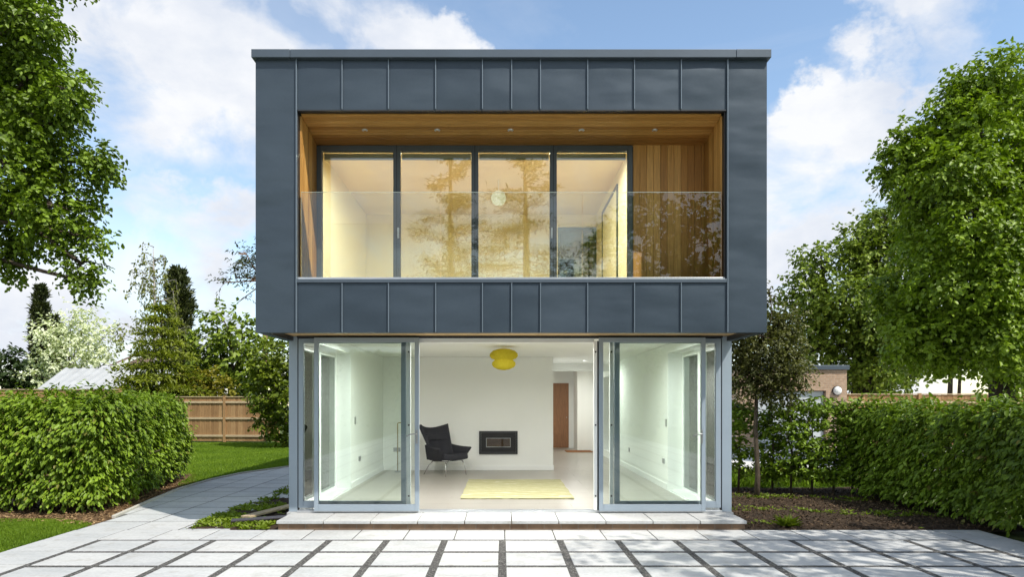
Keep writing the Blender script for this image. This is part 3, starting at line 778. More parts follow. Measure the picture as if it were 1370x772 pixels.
leaf_door(-2.80, gx(543.5, 9.42), 9.405, zd0 + .02, zd1 - .003, .066, 0, 1, False)
leaf_door(gx(801, 9.30), gx(943, 9.30), 9.29, zd0 - .008, zd1, .056, gx(938.5, 9.26), -1)
leaf_door(gx(821.5, 9.42), 3.004, 9.405, zd0 + .02, zd1 - .003, .072, 0, 1, False)
                                               # white inner edges of the folded leaves with their hinges
for a, b, yk in ((gx(544, 9.42), gx(549.5, 9.42), 9.42), (gx(815.5, 9.42), gx(820.5, 9.42), 9.42), (gx(794.5, 9.3), gx(799, 9.3), 9.31)):
    MB().box(a, b, yk - .02, yk + .03, .15, 2.46).build('door_edge', M['white_trim'], H, .003)
for px, yk in ((547, 9.397), (818, 9.397), (796.8, 9.287)):
    for py in (471, 569, 664): MB().disc_x(at(px, py, yk), .012, .012, (0, -1, 0), 10).build('hinge', M['dark_metal'], H)
box_part('door_seal', M['black'], H, gx(799.3, 9.3), gx(800.8, 9.3), 9.30, 9.34, .15, 2.46)
# the step
sp = MB(); sxl, sxr = -2.876, 3.114
for k in range(10):
    a = sxl + (sxr - sxl) * k / 10; b = sxl + (sxr - sxl) * (k + 1) / 10
    sp.box(a + .006, b - .006, 8.67, YF - .09, .075, .1145)
st = sp.build('step', M['paving'], H, .005)
MB().box(sxl + .02, sxr - .02, 8.70, YF + .05, -.02, .074).build('riser', M['brick_riser'], st)
MB().box(-2.94, 3.155, YF - .086, YF + .095, -.05, .115).build('plinth', M['paving'], st)
# fireplace
fx0, fx1, fz0, fz1 = gx(641, 14.9), gx(692.5, 14.9), gz(608, 14.9), gz(577, 14.9)
fp = MB().ring(fx0, fx1, fz0, fz1, 14.862, 14.897, .045).build('fireplace', M['dark_metal'], H, .004)
MB().ring(fx0 + .046, fx1 - .046, fz0 + .046, fz1 - .046, 14.876, 14.8975, .105).build('surround', M['black'], fp)
MB().box(fx0 + .15, fx1 - .15, 14.8975, 14.8985, fz0 + .15, fz1 - .15).build('firebox', M['firebrick'], fp)
MB().ring(fx0 + .152, fx1 - .152, fz0 + .152, fz1 - .152, 14.884, 14.897, .012).build('door_trim', M['steel'], fp)
MB().box(fx0 + .165, fx1 - .165, 14.888, 14.892, fz0 + .165, fz1 - .165).build('glass', M['glass_fire'], fp)
# hall door, hall downlights, added fill downlights, sockets
dj = MB().ring(1.24, 2.20, FLZ, 2.30, 21.965, 21.999, .06, .06, .002, .06).build('interior_door', M['white_trim'], H, .004)
dl = MB().box(1.302, 2.138, 21.97, 21.99, FLZ + .008, gz(513, 21.97)).build('door_leaf', M['walnut'], dj, .003)
MB().box(2.06, 2.08, 21.92, 21.968, 1.1, 1.13).build('handle', M['steel'], dj)
MB().box(2.765, 2.798, 19.2, 20.3, FLZ + .003, 2.15).build('interior_door', M['cream_wall'], H, .004)
for k in range(4):  # added fill lamps, hidden behind the blinds, to light the bedroom
    x = -1.35 + k * .78
    d = MB().lathe((x, 9.74, 5.217), [(.05, -.003), (.065, -.012), (.07, -.002), (.07, .0)], 20).build('downlight', M['white_trim'], H)
    MB().lathe((x, 9.74, 5.217), [(.0005, -.004), (.05, -.004)], 16).build('lens', M['downlight_fill_warm'], d)
for (x, y) in [(1.95, 16.2), (1.95, 19.4)] + [(-1.95 + 1.3 * i, yj) for i in range(4) for yj in (9.8, 10.65)]:  # hall pair first, then unseen lamps added to brighten the living room
    d = MB().lathe((x, y, 2.602), [(.05, -.003), (.065, -.012), (.07, -.002), (.07, .0)], 20).build('downlight', M['white_trim'], H)
    MB().lathe((x, y, 2.602), [(.0005, -.004), (.05, -.004)], 16).build('lens', M['downlight_hall_and_fill'], d)
def plate_x(px, py, xw, w, h, s):
    y = xw / ((px - VX) / F); z = gz(py, y); MB().box(xw, xw + s * .012, y - w / 2, y + w / 2, z - h / 2, z + h / 2).build('wall_plate', M['steel'], H, .002)
plate_x(475, 563, LX, .08, .13, 1); plate_x(481, 614, LX, .15, .09, 1); plate_x(891.5, 566, RX, .08, .13, -1); plate_x(842, 602, RX, .12, .09, -1); plate_x(888, 617, RX, .15, .09, -1)
pp = at(531, 602, 14.89); MB().box(pp.x - .075, pp.x + .075, 14.884, 14.897, pp.z - .045, pp.z + .045).build('wall_plate', M['steel'], H, .002)
# rear of the house
rr = MB(); rr.box(-2.865, 3.08, 22.0, 22.17, 3.05, 5.73); rr.build('rear_wall', M['zinc'], H)

# ================================================================== THINGS IN THE ROOM
rx0, rx1, ry0, ry1 = -.645, 1.11, 10.5, 13.05
rg = MB(); n = 40; vs = []; m_ = 30
for j in range(m_ + 1):
    for i in range(n + 1):
        u, v = i / n, j / m_; ex = .006 * math.sin(v * 19) ; vs.append((rx0 + (rx1 - rx0) * u + ex * (2 * u - 1), ry0 + (ry1 - ry0) * v + .004 * math.sin(u * 23), FLZ + .016 + .0025 * math.sin(u * 60 + v * 7) * math.cos(v * 70)))
rg.add(vs, [(j * (n + 1) + i, j * (n + 1) + i + 1, (j + 1) * (n + 1) + i + 1, (j + 1) * (n + 1) + i) for j in range(m_) for i in range(n)], True)
rg.box(rx0 + .003, rx1 - .003, ry0 + .003, ry1 - .003, FLZ + .001, FLZ + .012)
rgo = rg.build('rug', M['rug']); tag(rgo, 'yellow green rug lying on the living room floor', 'rug')
dm = MB().box(gx(757, 20.4), gx(792, 20.4), 20.1, 20.8, FLZ + .001, FLZ + .018).build('doormat', M['mat'], None, .005)
tag(dm, 'brown doormat on the hall floor in front of the wooden door', 'doormat')

# pendant: two tiers of rounded lobes
pc = at(674, 482, 12.0)
pe = empty('pendant_lamp', (pc.x, pc.y, 2.602), 'yellow lobed paper pendant lamp hanging over the rug', 'pendant lamp')
def lob(n_): return lambda t, z: .86 + .14 * abs(math.cos(t * n_ / 2 + .4)) ** .7
prof = [(.03, .20), (.10, .195), (.19, .165), (.245, .115), (.25, .07), (.22, .03), (.16, .008), (.17, -.01), (.205, -.04), (.21, -.08), (.18, -.125), (.11, -.16), (.03, -.175)]
MB().lathe((pc.x, pc.y, pc.z), prof, 48, lob(6)).build('lamp_shade', M['shade'], pe)
MB().lathe((pc.x, pc.y, pc.z + .02), [(.001, -.06), (.04, -.04), (.055, 0), (.04, .04), (.001, .06)], 16).build('bulb', M['bulb'], pe)
c_ = MB().tube([(pc.x, pc.y, pc.z + .19), (pc.x, pc.y, 2.6)], .004, 6); c_.lathe((pc.x, pc.y, 2.601), [(.001, -.03), (.045, -.025), (.05, -.001)], 16)
c_.build('cord', M['white_trim'], pe)
gl = at(667, 265, 11.0)
ge = empty('globe_lamp', (gl.x, gl.y, 5.217), 'pale round globe lamp hanging in the upstairs room', 'pendant lamp')
MB().lathe(gl, [(.12 * math.sin(math.pi * i / 12) + .0005, -.12 * math.cos(math.pi * i / 12)) for i in range(13)], 24).build('lamp_shade', M['globe'], ge)
MB().tube([gl + Vector((0, 0, .12)), (gl.x, gl.y, 5.217)], .004, 6).build('cord', M['white_trim'], ge)

# slim stand at the left of the fireplace wall
sb = at(532, 633, 14.5); sb.z = FLZ
se = empty('floor_stand', sb, 'slim brass floor stand at the left end of the fireplace wall', 'stand')
MB().lathe(sb, [(.001, .03), (.05, .025), (.07, .008), (.07, .001)], 20).build('base', M['steel'], se)
zt = gz(566, 14.5)
MB().tube([sb + Vector((0, 0, .02)), (sb.x, sb.y, zt - .02), (sb.x + .02, sb.y, zt), (sb.x + .08, sb.y, zt + .005)], .012, 8).build('pole', plain('dull brass', (.42, .34, .18), .35, .8), se)

# wing armchair, local frame: faces -y
def armchair(loc, rot):
    e = empty('armchair', loc, 'charcoal wool wing armchair on thin steel legs beside the fireplace', 'armchair')
    OFF[e.name] = Vector((0, 0, 0))
    def surf(fn, nu, nv, th):
        o = MB(); f0 = []; b0 = []
        P = [[Vector(fn(i / nu * 2 - 1, j / nv)) for i in range(nu + 1)] for j in range(nv + 1)]
        for j in range(nv + 1):
            for i in range(nu + 1):
                du = P[j][min(i + 1, nu)] - P[j][max(i - 1, 0)]; dv = P[min(j + 1, nv)][i] - P[max(j - 1, 0)][i]
                nn = du.cross(dv).normalized(); f0.append(P[j][i] + nn * th / 2); b0.append(P[j][i] - nn * th / 2)
        w = nu + 1; k = len(f0); fs = []
        for j in range(nv):
            for i in range(nu):
                a = j * w + i; fs.append((a, a + 1, a + w + 1, a + w)); fs.append((k + a, k + a + w, k + a + w + 1, k + a + 1))
        edge = [j * w for j in range(nv, -1, -1)] + list(range(1, w)) + [j * w + nu for j in range(1, nv + 1)] + [nv * w + i for i in range(nu - 1, 0, -1)]
        for q in range(len(edge)): a, b = edge[q], edge[(q + 1) % len(edge)]; fs.append((a, k + a, k + b, b))
        o.add(f0 + b0, fs, True); return o
    def back(u, v):
        w = .29 + .13 * v ** 1.2
        x = u * w
        y = .27 + .30 * v - (abs(u) ** 2.4) * (.20 - .06 * v)
        z = .36 + .66 * v + (.085 * abs(u) ** 2.0 - .02) * v ** 2
        return (x, y, z)
    surf(back, 22, 16, .075).build('backrest', M['charcoal'], e, .012)
    def pil(u, v): w = .30; return (u * w, .405 + .05 * v - .03 * (1 - u * u) + abs(u) ** 2.4 * -.1, .74 + .15 * v)
    surf(pil, 12, 6, .05).build('head_cushion', M['charcoal'], e, .012)
    for s in (-1, 1):
        def arm(u, v, s=s):
            t = (u + 1) / 2                               # 0 back .. 1 front
            top = .66 - .06 * t - .02 * math.sin(t * 3)
            x = s * (.30 + (.055 + .10 * t) * v); y = .30 - .60 * t * (.82 + .18 * v); z = .335 + (top - .335) * v
            return (x, y, z) if s > 0 else (x, y, z)
        surf(arm, 14, 8, .06).build('armrest', M['charcoal'], e, .012)
    def seat(u, v): return (u * (.31 + .01 * v), .27 - .62 * v, .385 + .035 * v - .02 * (1 - u * u))
    surf(seat, 12, 12, .13).build('seat', M['charcoal'], e, .03)
    fr = MB(); fr.tube([(-.25, .22, .30), (-.26, -.24, .315), (.26, -.24, .315), (.25, .22, .30), (-.25, .22, .30)], .011, 8); fr.build('seat_frame', M['chrome'], e)
    for s in (-1, 1):
        MB().tube([(s * .24, -.22, .315), (s * .27, -.27, .25), (s * .30, -.30, 0)], [.012, .011, .008], 8).build('leg', M['chrome'], e)
        MB().tube([(s * .23, .20, .30), (s * .26, .30, .22), (s * .31, .42, 0)], [.012, .011, .008], 8).build('leg', M['chrome'], e)
    e.location = loc; e.rotation_euler = (0, 0, rot); e.scale = (.93, .93, .95)
    return e
cc = at(598, 630, 14.0); armchair((cc.x, 13.98, FLZ), R(46))

# ================================================================== GARDEN OBJECTS
pk = MB()
a, b = Vector((-3.52, 9.35, .035)), Vector((-3.02, 10.75, .055)); d = (b - a).normalized(); s = Vector((-d.y, d.x, 0)) * .075
pk.add([a - s, a + s, b + s, b - s, a - s + Vector((0, 0, .028)), a + s + Vector((0, 0, .028)), b + s + Vector((0, 0, .028)), b - s + Vector((0, 0, .028))], [(0, 1, 2, 3), (7, 6, 5, 4), (0, 4, 5, 1), (1, 5, 6, 2), (2, 6, 7, 3), (3, 7, 4, 0)])
tag(pk.build('plank', M['plank'], None, .004), 'weathered timber plank lying on the weed bed beside the house', 'plank')
pk = MB()
a, b = Vector((-3.62, 9.12, .03)), Vector((-2.94, 9.34, .045)); d = (b - a).normalized(); s = Vector((-d.y, d.x, 0)) * .09
pk.add([a - s, a + s, b + s, b - s, a - s + Vector((0, 0, .02)), a + s + Vector((0, 0, .02)), b + s + Vector((0, 0, .02)), b - s + Vector((0, 0, .02))], [(0, 1, 2, 3), (7, 6, 5, 4), (0, 4, 5, 1), (1, 5, 6, 2), (2, 6, 7, 3), (3, 7, 4, 0)])
tag(pk.build('slate_slab', M['slate'], None, .004), 'dark slate piece lying by the left end of the step', 'slate')

def fence(name, p0, p1, h, np_, label, posts=True, rails=(.25, .95, 1.6)):
    p0, p1 = Vector(p0), Vector(p1); d = (p1 - p0); L = d.length; d.normalize(); nn = Vector((d.y, -d.x, 0))
    e = empty(name, p0, label, 'fence')
    def obox(mb, s0, s1, o0, o1, z0, z1):
        q = [p0 + d * s0 + nn * o0, p0 + d * s1 + nn * o0, p0 + d * s1 + nn * o1, p0 + d * s0 + nn * o1]
        mb.prism([(v.x, v.y) for v in q] if nn.y > 0 else [(v.x, v.y) for v in q][::-1], z0, z1)
    for i in range(np_):
        s0, s1 = L * i / np_ + .05, L * (i + 1) / np_ - .05
        m1 = MB(); n = int((s1 - s0) / .10)
        for k in range(n): obox(m1, s0 + (s1 - s0) * k / n + .001, s0 + (s1 - s0) * (k + 1) / n - .004, -.008 + (k % 2) * .006, .008 + (k % 2) * .006, .03, h - rnd.uniform(0, .012))
        pnl = m1.build('panel', M['fence_wood'], e)
        m2 = MB()
        for z in rails: obox(m2, s0, s1, .016, .055, z - .04, z + .04)
        obox(m2, s0, s1, -.03, .05, h, h + .03)
        m2.build('rail', M['fence_rail'], pnl)
    if posts:
        for i in range(np_ + 1):
            m3 = MB(); s = L * i / np_; obox(m3, s - .05, s + .05, -.05, .06, 0, h + .05); m3.build('post', M['fence_wood'], e)
    return e
fy = 27.2
fence('fence', (gx(150, fy), fy + .6, 0), (gx(372, fy), fy, 0), 1.80, 3, 'brown board fence with pale rails at the end of the left lawn')
fence('fence', (-40, fy + .4, 0), (gx(148, fy), fy + .7, 0), 2.10, 9, 'weathered board fence just showing above the left hedge')
fence('fence', (gx(1131, 24.8), 24.9, 0), (34, 24.2, 0), 1.88, 8, 'long brown fence showing above the right hedge beside the garage', rails=(.25, 1.6))

# left shed with a corrugated roof
shy = 34.0
sx0, sx1 = gx(50, shy), gx(205, shy); ze = gz(521, shy); yr = shy + 3.6; zr = gz(492.5, yr)
sh = empty('shed', ((sx0 + sx1) / 2, shy + 1.5, 0), 'low garden shed with a pale corrugated sheet roof behind the left fence', 'shed')
sw = MB(); sw.box(sx0 + .6, sx1 - .2, shy + .25, yr + 3, -.05, ze - .08); sw.build('wall', M['fence_wood'], sh)
rf = MB(); n = 112
xa0, xb0 = sx0, sx1; xa1, xb1 = gx(88, yr), sx1
vs = []
for i in range(n + 1):
    t = i / n; w_ = .032 * (1, 1, .3, -1, -1, -1, -1, .3)[i % 8]
    vs.append((xa0 + (xb0 - xa0) * t, shy, ze + w_)); vs.append((xa1 + (xb1 - xa1) * t, yr, zr + w_))
    vs.append((xa0 + (xb0 - xa0) * t, shy, ze + w_ - .03)); vs.append((xa1 + (xb1 - xa1) * t, yr, zr + w_ - .03))
fs = []
for i in range(n):
    a = i * 4; fs += [(a, a + 4, a + 5, a + 1), (a + 2, a + 3, a + 7, a + 6), (a, a + 2, a + 6, a + 4)]
rf.add(vs, fs)
rf.add([(xa1, yr, zr), (xb1, yr, zr), (xb1, yr + 3.6, ze), (xa0, yr + 3.6, ze)], [(0, 1, 2, 3)])
rf.add([(xa0 + .6, shy + .3, ze - .1), (xa1, yr, zr - .05), (xa0 + .6, yr + 3.2, ze - .1)], [(0, 1, 2)])
rf.build('roof', M['roof_sheet'], sh)
# neighbour's house far behind the shed
by = 62.0
nh = empty('bungalow', (gx(170, by), by, 0), 'distant bungalow with a brown roof and white bargeboard behind the shed', 'house')
bx0, bx1 = gx(148, by), gx(225, by); zr2, ze2 = gz(470, by), gz(497, by)
MB().box(bx0 + .4, bx1, by, by + 8, -.05, ze2).build('wall', M['render'], nh)
r2 = MB(); r2.add([(bx0, by - .4, ze2 + .5), (bx1, by - .4, ze2 + .5), (bx1, by + 4, zr2), (bx0, by + 4, zr2), (bx1, by + 8.4, ze2), (bx0, by + 8.4, ze2)], [(0, 1, 2, 3), (3, 2, 4, 5)]); r2.build('roof', M['roof_tile'], nh)
q0, q1 = at(155, 487, by - .5), at(190, 473, by - .5)
MB().add([q0, q1, q1 + Vector((0, 0, -.3)), q0 + Vector((0, 0, -.3)), q0 + Vector((0, .3, 0)), q1 + Vector((0, .3, 0)), q1 + Vector((0, .3, -.3)), q0 + Vector((0, .3, -.3))], [(0, 3, 2, 1), (4, 5, 6, 7), (0, 1, 5, 4), (3, 7, 6, 2)]).build('bargeboard', M['white_trim'], nh)

# garage on the right
gy = 24.5
ga = empty('garage', (gx(1070, gy), gy, 0), 'buff brick flat roofed garage behind the right hedge', 'garage')
g0, g1, gt_ = gx(985, gy), gx(1133, gy), gz(495, gy)
d0, d1, dt = gx(1012, gy), gx(1105, gy), gz(523, gy)
gm = MB(); gm.box(g0, d0, gy, gy + .22, -.05, gt_); gm.box(d1, g1, gy, gy + .22, -.05, gt_); gm.box(d0, d1, gy, gy + .22, dt, gt_)
gm.box(g0, g0 + .22, gy + .22, gy + 6, -.05, gt_); gm.box(g1 - .22, g1, gy + .22, gy + 6, -.05, gt_); gm.box(g0 + .22, g1 - .22, gy + 5.8, gy + 6, -.05, gt_)
gm.build('wall', M['brick_garage'], ga)
MB().box(g0 - .1, g1 + .06, gy - .08, gy + 6.1, gt_ + .002, gz(489, gy)).build('roof', M['zinc_cap'], ga, .01)
gd = MB()
for k in range(6): gd.box(d0 + .03, d1 - .03, gy + .12, gy + .16, .02 + (dt - .03) * k / 6, .02 + (dt - .03) * (k + 1) / 6 - .012)
gd.build('door', M['garage_door'], ga, .006)
lc = at(1119.5, 523, gy)
wl_ = MB(); wl_.tube([lc + Vector((0, 0, 0)), lc + Vector((0, -.05, 0))], .17, 20); w2 = wl_.build('wall_lamp', M['dark_metal'], ga)
dome = MB(); dome.tube([lc + Vector((0, -.05, 0)), lc + Vector((0, -.10, 0)), lc + Vector((0, -.14, 0)), lc + Vector((0, -.155, 0))], [.155, .14, .09, .01], 20); dome.build('lamp_cover', M['opal'], w2)

# ================================================================== HEDGES
def hedge(name, segs, h, label, mat, leaf=.085, dens=520, seed=1, stems=True, depth=.28):
    """segs: (x0,y0,x1,y1,thick) - outer face on the right-hand side of the run."""
    first = segs[0]; e = empty(name, ((first[0] + first[2]) / 2, (first[1] + first[3]) / 2, 0), label, 'hedge')
    PP = []; UU = []; st = MB()
    for i, (x0, y0, x1, y1, th) in enumerate(segs):
        a = np.array([x0, y0, 0.]); b = np.array([x1, y1, 0.]); L = np.linalg.norm(b - a); d = (b - a) / L; nr = np.array([d[1], -d[0], 0.])
        for (face, w) in (('o', L), ('i', L), ('t', None), ('s', th), ('e', th)):
            if face == 't': n = int(dens * L * th * .9); u = rng.random(n) * L; v = -rng.random(n) * th; p = a + d * u[:, None] + nr * v[:, None] + np.array([0, 0, h]); nn = np.tile(np.array([0, 0, 1.]), (n, 1))
            else:
                n = int(dens * w * h * (.6 if face == 'i' else 1)); z = (.10 + .90 * rng.random(n) ** .95) * h
                if face in 'oi': u = rng.random(n) * L; p = a + d * u[:, None] + nr * (0 if face == 'o' else -th); nn = np.tile(nr if face == 'o' else -nr, (n, 1))
                else: v = -rng.random(n) * th; p = (a if face == 's' else b) + nr * v[:, None]; nn = np.tile(-d if face == 's' else d, (n, 1))
                p = p + np.array([0, 0, 1.]) * z[:, None]
            bul = wob(p, 2.2, seed + 3) * .10 + wob(p, 7.0, seed + 4) * .085
            p = p + nn * (bul - rng.random(n) ** 1.6 * depth)[:, None]
            if face == 't': p[:, 2] += rng.random(n) ** 5 * .14
            keep = (wob(p, 5.5, seed + 9) > -.62)
            PP.append(p[keep]); UU.append(nn[keep])
        n = int(dens * L * h * th * .45); q = a + d * (rng.random(n) * L)[:, None] - nr * (rng.random(n) * th)[:, None] + np.array([0, 0, 1.]) * (.15 + rng.random(n) * (h - .2))[:, None]
        PP.append(q); UU.append(unit(rvec(n)))
        if stems:
            k = int(L / .42)
            for j in range(k + 1):
                c = a + d * min(L - .1, .1 + j * L / max(k, 1)) - nr * th * rnd.uniform(.3, .6)
                st.tube([Vector(c), Vector(c) + Vector((rnd.uniform(-.05, .05), rnd.uniform(-.05, .05), h * .5)), Vector(c) + Vector((rnd.uniform(-.1, .1), rnd.uniform(-.1, .1), h * .92))], [.022, .016, .005], 6)
                for q_ in range(7):
                    z = rnd.uniform(.12, .9) * h; a_ = rnd.uniform(0, 6.28); s0 = Vector(c) + Vector((0, 0, z))
                    st.tube([s0, s0 + Vector((math.cos(a_) * th * .45, math.sin(a_) * th * .45, .15))], [.007, .003], 4)
    P0 = np.concatenate(PP); U = np.concatenate(UU); n = len(P0)
    # horizontal leafy twigs, leaves overlapping and hanging outward
    P, A, Nn = spray_leaves(P0, unit(U * np.array([1, 1, .6]) + rvec(n) * .25), 4, .16, .12, .6)
    UU4 = np.concatenate([U] * 4)
    A = A * .6 + UU4 * .55 + np.array([0, 0, -.45]); Nn = UU4 * .55 + np.array([0, 0, .8]) + rvec(len(P)) * .32
    sz = leaf * (.65 + .6 * rng.random(len(P)))
    if stems: st.build('stem', M['bark'], e)
    leaves('foliage', P, A, Nn, sz, sz * .58, mat, e, fold=.14, droop=.16)
    return e
hedge('hedge', [(-9.6, 10.0, -5.95, 10.0, 1.0), (-5.95, 11.05, -6.95, 15.0, 1.0)], 1.61, 'dense bright green clipped hedge beside the paved path', M['leaf_hedge'], .078, 500, 3)
hedge('hedge', [(6.05, 11.9, 6.36, 6.0, 1.1)], 1.49, 'deep green clipped hedge along the right edge of the patio', M['leaf_hedge2'], .082, 420, 8)

def young_hornbeam(x, y, h, w, label, seed):
    e = empty('young_hornbeam', (x, y, 0), label, 'young tree', 'young hornbeams in a row beside the house')
    st = MB(); st.tube([(x, y, -.05), (x + .02, y, h * .5), (x - .01, y, h)], [.022, .016, .005], 7)
    P0 = []; U = []
    for k in range(64):
        z = rnd.uniform(.16, 1.0) * h; a = rnd.uniform(0, 6.28); ln = w * rnd.uniform(.5, 1.05) * (1 if z > .3 else .7)
        d = Vector((math.cos(a), math.sin(a), rnd.uniform(-.05, .25))); s = Vector((x, y, z)); st.tube([s, s + d * ln * .6, s + d * ln + Vector((0, 0, -.03))], [.006, .004, .002], 4)
        for f in np.linspace(.25, 1, 7): P0.append(s + d * ln * f); U.append(d)
    P0 = np.array([tuple(p) for p in P0]) + rvec(len(P0)) * .025; U = unit(np.array([tuple(u) for u in U]))
    P, A, Nn = spray_leaves(P0, U, 4, .11, .15, .9)
    sz = .082 * (.6 + .6 * rng.random(len(P)))
    st.build('trunk', M['bark'], e); leaves('crown', P, A, Nn, sz, sz * .6, M['leaf_hedge'], e, fold=.12)
    return e
for i, (px, y, h, w, lb) in enumerate([(988, 12.3, 1.62, .36, 'young hornbeam nearest the house wall, behind the slim tree trunk'), (1033, 12.2, 1.5, .26, 'small thin young hornbeam just right of the slim tree trunk'),
        (1058, 12.0, 1.6, .36, 'see-through young hornbeam under the slim tree crown'), (1086, 12.0, 1.66, .42, 'bushy young hornbeam in the middle of the row before the pale drive'),
        (1115, 12.0, 1.64, .42, 'full young hornbeam one place before the deep green hedge'), (1140, 11.9, 1.62, .40, 'young hornbeam touching the end of the deep green hedge')]):
    young_hornbeam(gx(px, y), y, h, w, lb, i)

# ================================================================== TREES
def L3(px, py, rpx, y): p = at(px, py, y); return (p.x, p.y, p.z, rpx / F * y)
# big lime on the left, trunk outside the picture
Y0 = 14.0
lo = [L3(-20, 30, 75, Y0), L3(35, 20, 45, Y0 - .5), L3(55, 85, 42, Y0), L3(10, 115, 70, Y0 + .6), L3(88, 120, 30, Y0 - .3), L3(60, 165, 55, Y0), L3(0, 215, 70, Y0 - .5),
      L3(85, 215, 45, Y0 + .3), L3(130, 215, 26, Y0), L3(70, 275, 48, Y0 - .2), L3(10, 290, 60, Y0 + .5), L3(108, 270, 28, Y0 + .2), L3(122, 318, 22, Y0), L3(108, 352, 26, Y0 - .1), L3(120, 378, 15, Y0),
      L3(-10, 335, 36, Y0), L3(25, -60, 75, Y0), L3(-90, 60, 110, Y0 + 1), L3(-110, 230, 110, Y0 + .5), L3(-70, 330, 60, Y0), L3(-40, -110, 110, Y0 + 1), L3(-150, -60, 110, Y0 + 2)]
broad_tree('lime_tree', (-13.2, 14.6, 0), (-12.6, 14.5, 6.8), .3, lo, .095, M['leaf_lime'], M['bark'], 'tall lime tree with its crown hanging in at the left edge', 'tree', dens=40, K=10, ls=.38, droop=.35, gap=-.34, seed=2, boughs=6)
# big chestnut on the right
Y1 = 17.5
ch = [L3(1335, 110, 42, Y1), L3(1285, 130, 34, Y1), L3(1375, 130, 50, Y1 + 1), L3(1262, 165, 32, Y1), L3(1310, 175, 55, Y1 - .5), L3(1226, 212, 40, Y1), L3(1206, 185, 20, Y1 + .4), L3(1212, 262, 24, Y1), L3(1275, 235, 52, Y1 - 1), L3(1340, 230, 60, Y1 - .5),
      L3(1222, 255, 26, Y1 + .3), L3(1300, 300, 62, Y1 - 1.3), L3(1245, 320, 52, Y1), L3(1365, 300, 55, Y1 - 1), L3(1230, 385, 48, Y1), L3(1290, 380, 58, Y1 - 1.2), L3(1350, 385, 58, Y1 - 1),
      L3(1225, 440, 40, Y1 - .2), L3(1275, 445, 48, Y1 - 1), L3(1335, 450, 50, Y1 - 1.2), L3(1216, 468, 26, Y1), L3(1260, 470, 26, Y1 - .5), L3(1345, 484, 34, Y1 - .6), L3(1400, 420, 70, Y1), L3(1420, 250, 90, Y1), L3(1450, 470, 60, Y1), L3(1400, 490, 36, Y1), L3(1420, 120, 70, Y1 + 1)]
broad_tree('chestnut_tree', (gx(1345, Y1), Y1, 0), (gx(1335, Y1), Y1, 5.0), .32, ch, .115, M['leaf_chestnut'], M['bark_dark'], 'tall bright green chestnut tree filling the right edge', 'tree', dens=31, K=11, ls=.46, droop=.4, gap=-.34, seed=4, boughs=6)
Y2 = 31.0
c2 = [L3(1185, 305, 36, Y2), L3(1218, 292, 38, Y2), L3(1150, 318, 22, Y2), L3(1145, 345, 30, Y2), L3(1100, 352, 30, Y2), L3(1180, 360, 48, Y2), L3(1085, 395, 34, Y2), L3(1130, 400, 42, Y2 - 1), L3(1068, 430, 26, Y2), L3(1110, 445, 40, Y2), L3(1165, 425, 45, Y2 - 1.5), L3(1210, 420, 45, Y2),
      L3(1085, 470, 24, Y2), L3(1130, 480, 34, Y2), L3(1175, 485, 36, Y2 - 1), L3(1215, 470, 36, Y2), L3(1160, 512, 20, Y2), L3(1195, 505, 20, Y2)]
broad_tree('chestnut_tree', (gx(1160, Y2), Y2, 0), (gx(1160, Y2), Y2, 4.2), .7, c2, .20, M['leaf_chestnut2'], M['bark_dark'], 'darker broad chestnut tree with a thick trunk behind the garage', 'tree', dens=10, K=10, ls=.75, droop=.35, gap=-.34, seed=6, boughs=6, quad=True)
# slim dark leaved tree beside the house
Y3 = 11.75
xs3 = gx(1012, Y3)
pl = [L3(1012, 410, 24, Y3 + .3), L3(1045, 432, 24, Y3), L3(1018, 450, 32, Y3 - .2), L3(1055, 468, 24, Y3 + .2), L3(990, 470, 30, Y3 + .3), L3(1030, 490, 32, Y3), L3(1062, 500, 20, Y3 - .2), L3(1000, 508, 26, Y3), L3(1040, 522, 20, Y3), L3(985, 430, 28, Y3 + .5), L3(1030, 395, 14, Y3 + .2)]
broad_tree('slim_tree', (xs3, Y3, 0), (xs3 + .02, Y3, 2.3), .042, pl, .062, M['leaf_plum'], M['bark'], 'slim tree with fine olive brown leaves beside the right house wall', 'tree', dens=165, K=8, ls=.2, droop=.2, gap=-.6, seed=9, inner=.8, lw=.55, twigs=10, quad=True)

# left background
yA = 24.5
bs = [L3(360, 480, 26, yA), L3(378, 500, 30, yA), L3(362, 525, 30, yA - .2), L3(385, 545, 34, yA), L3(365, 560, 22, yA - .2), L3(395, 480, 34, yA), L3(400, 530, 40, yA), L3(380, 575, 18, yA), L3(345, 510, 14, yA)]
broad_tree('laurel_shrub', (gx(380, yA), yA, 0), (gx(380, yA), yA, 1.6), .07, bs, .15, M['leaf_shrub'], M['bark'], 'large glossy yellow green shrub against the left side of the house', 'shrub', dens=26, K=6, ls=.3, droop=.15, gap=-.8, seed=12, quad=True)
yB = 33.0
cn = [L3(300, 430, 24, yB), L3(322, 450, 26, yB), L3(285, 460, 24, yB), L3(310, 480, 30, yB), L3(285, 500, 24, yB), L3(330, 495, 26, yB), L3(305, 512, 24, yB), L3(340, 470, 24, yB + 1), L3(345, 520, 24, yB), L3(270, 480, 14, yB)]
broad_tree('horse_chestnut', (gx(310, yB), yB, 0), (gx(310, yB), yB, 3.0), .2, cn, .26, M['leaf_chestnut2'], M['bark'], 'rounded green tree behind the fence at the left of the house', 'tree', dens=6.5, K=8, ls=.6, droop=.3, gap=-.5, seed=14, quad=True)
conifer('fir_tree', (gx(216, 30), 30, 0), gz(402, 30), 2.3, M['leaf_spruce'], M['bark'], 'light green tiered young fir in front of the dark conifer', 'tree', None, 190, 85, .22, .1, .02, .12, .75, .10, .3, 11)
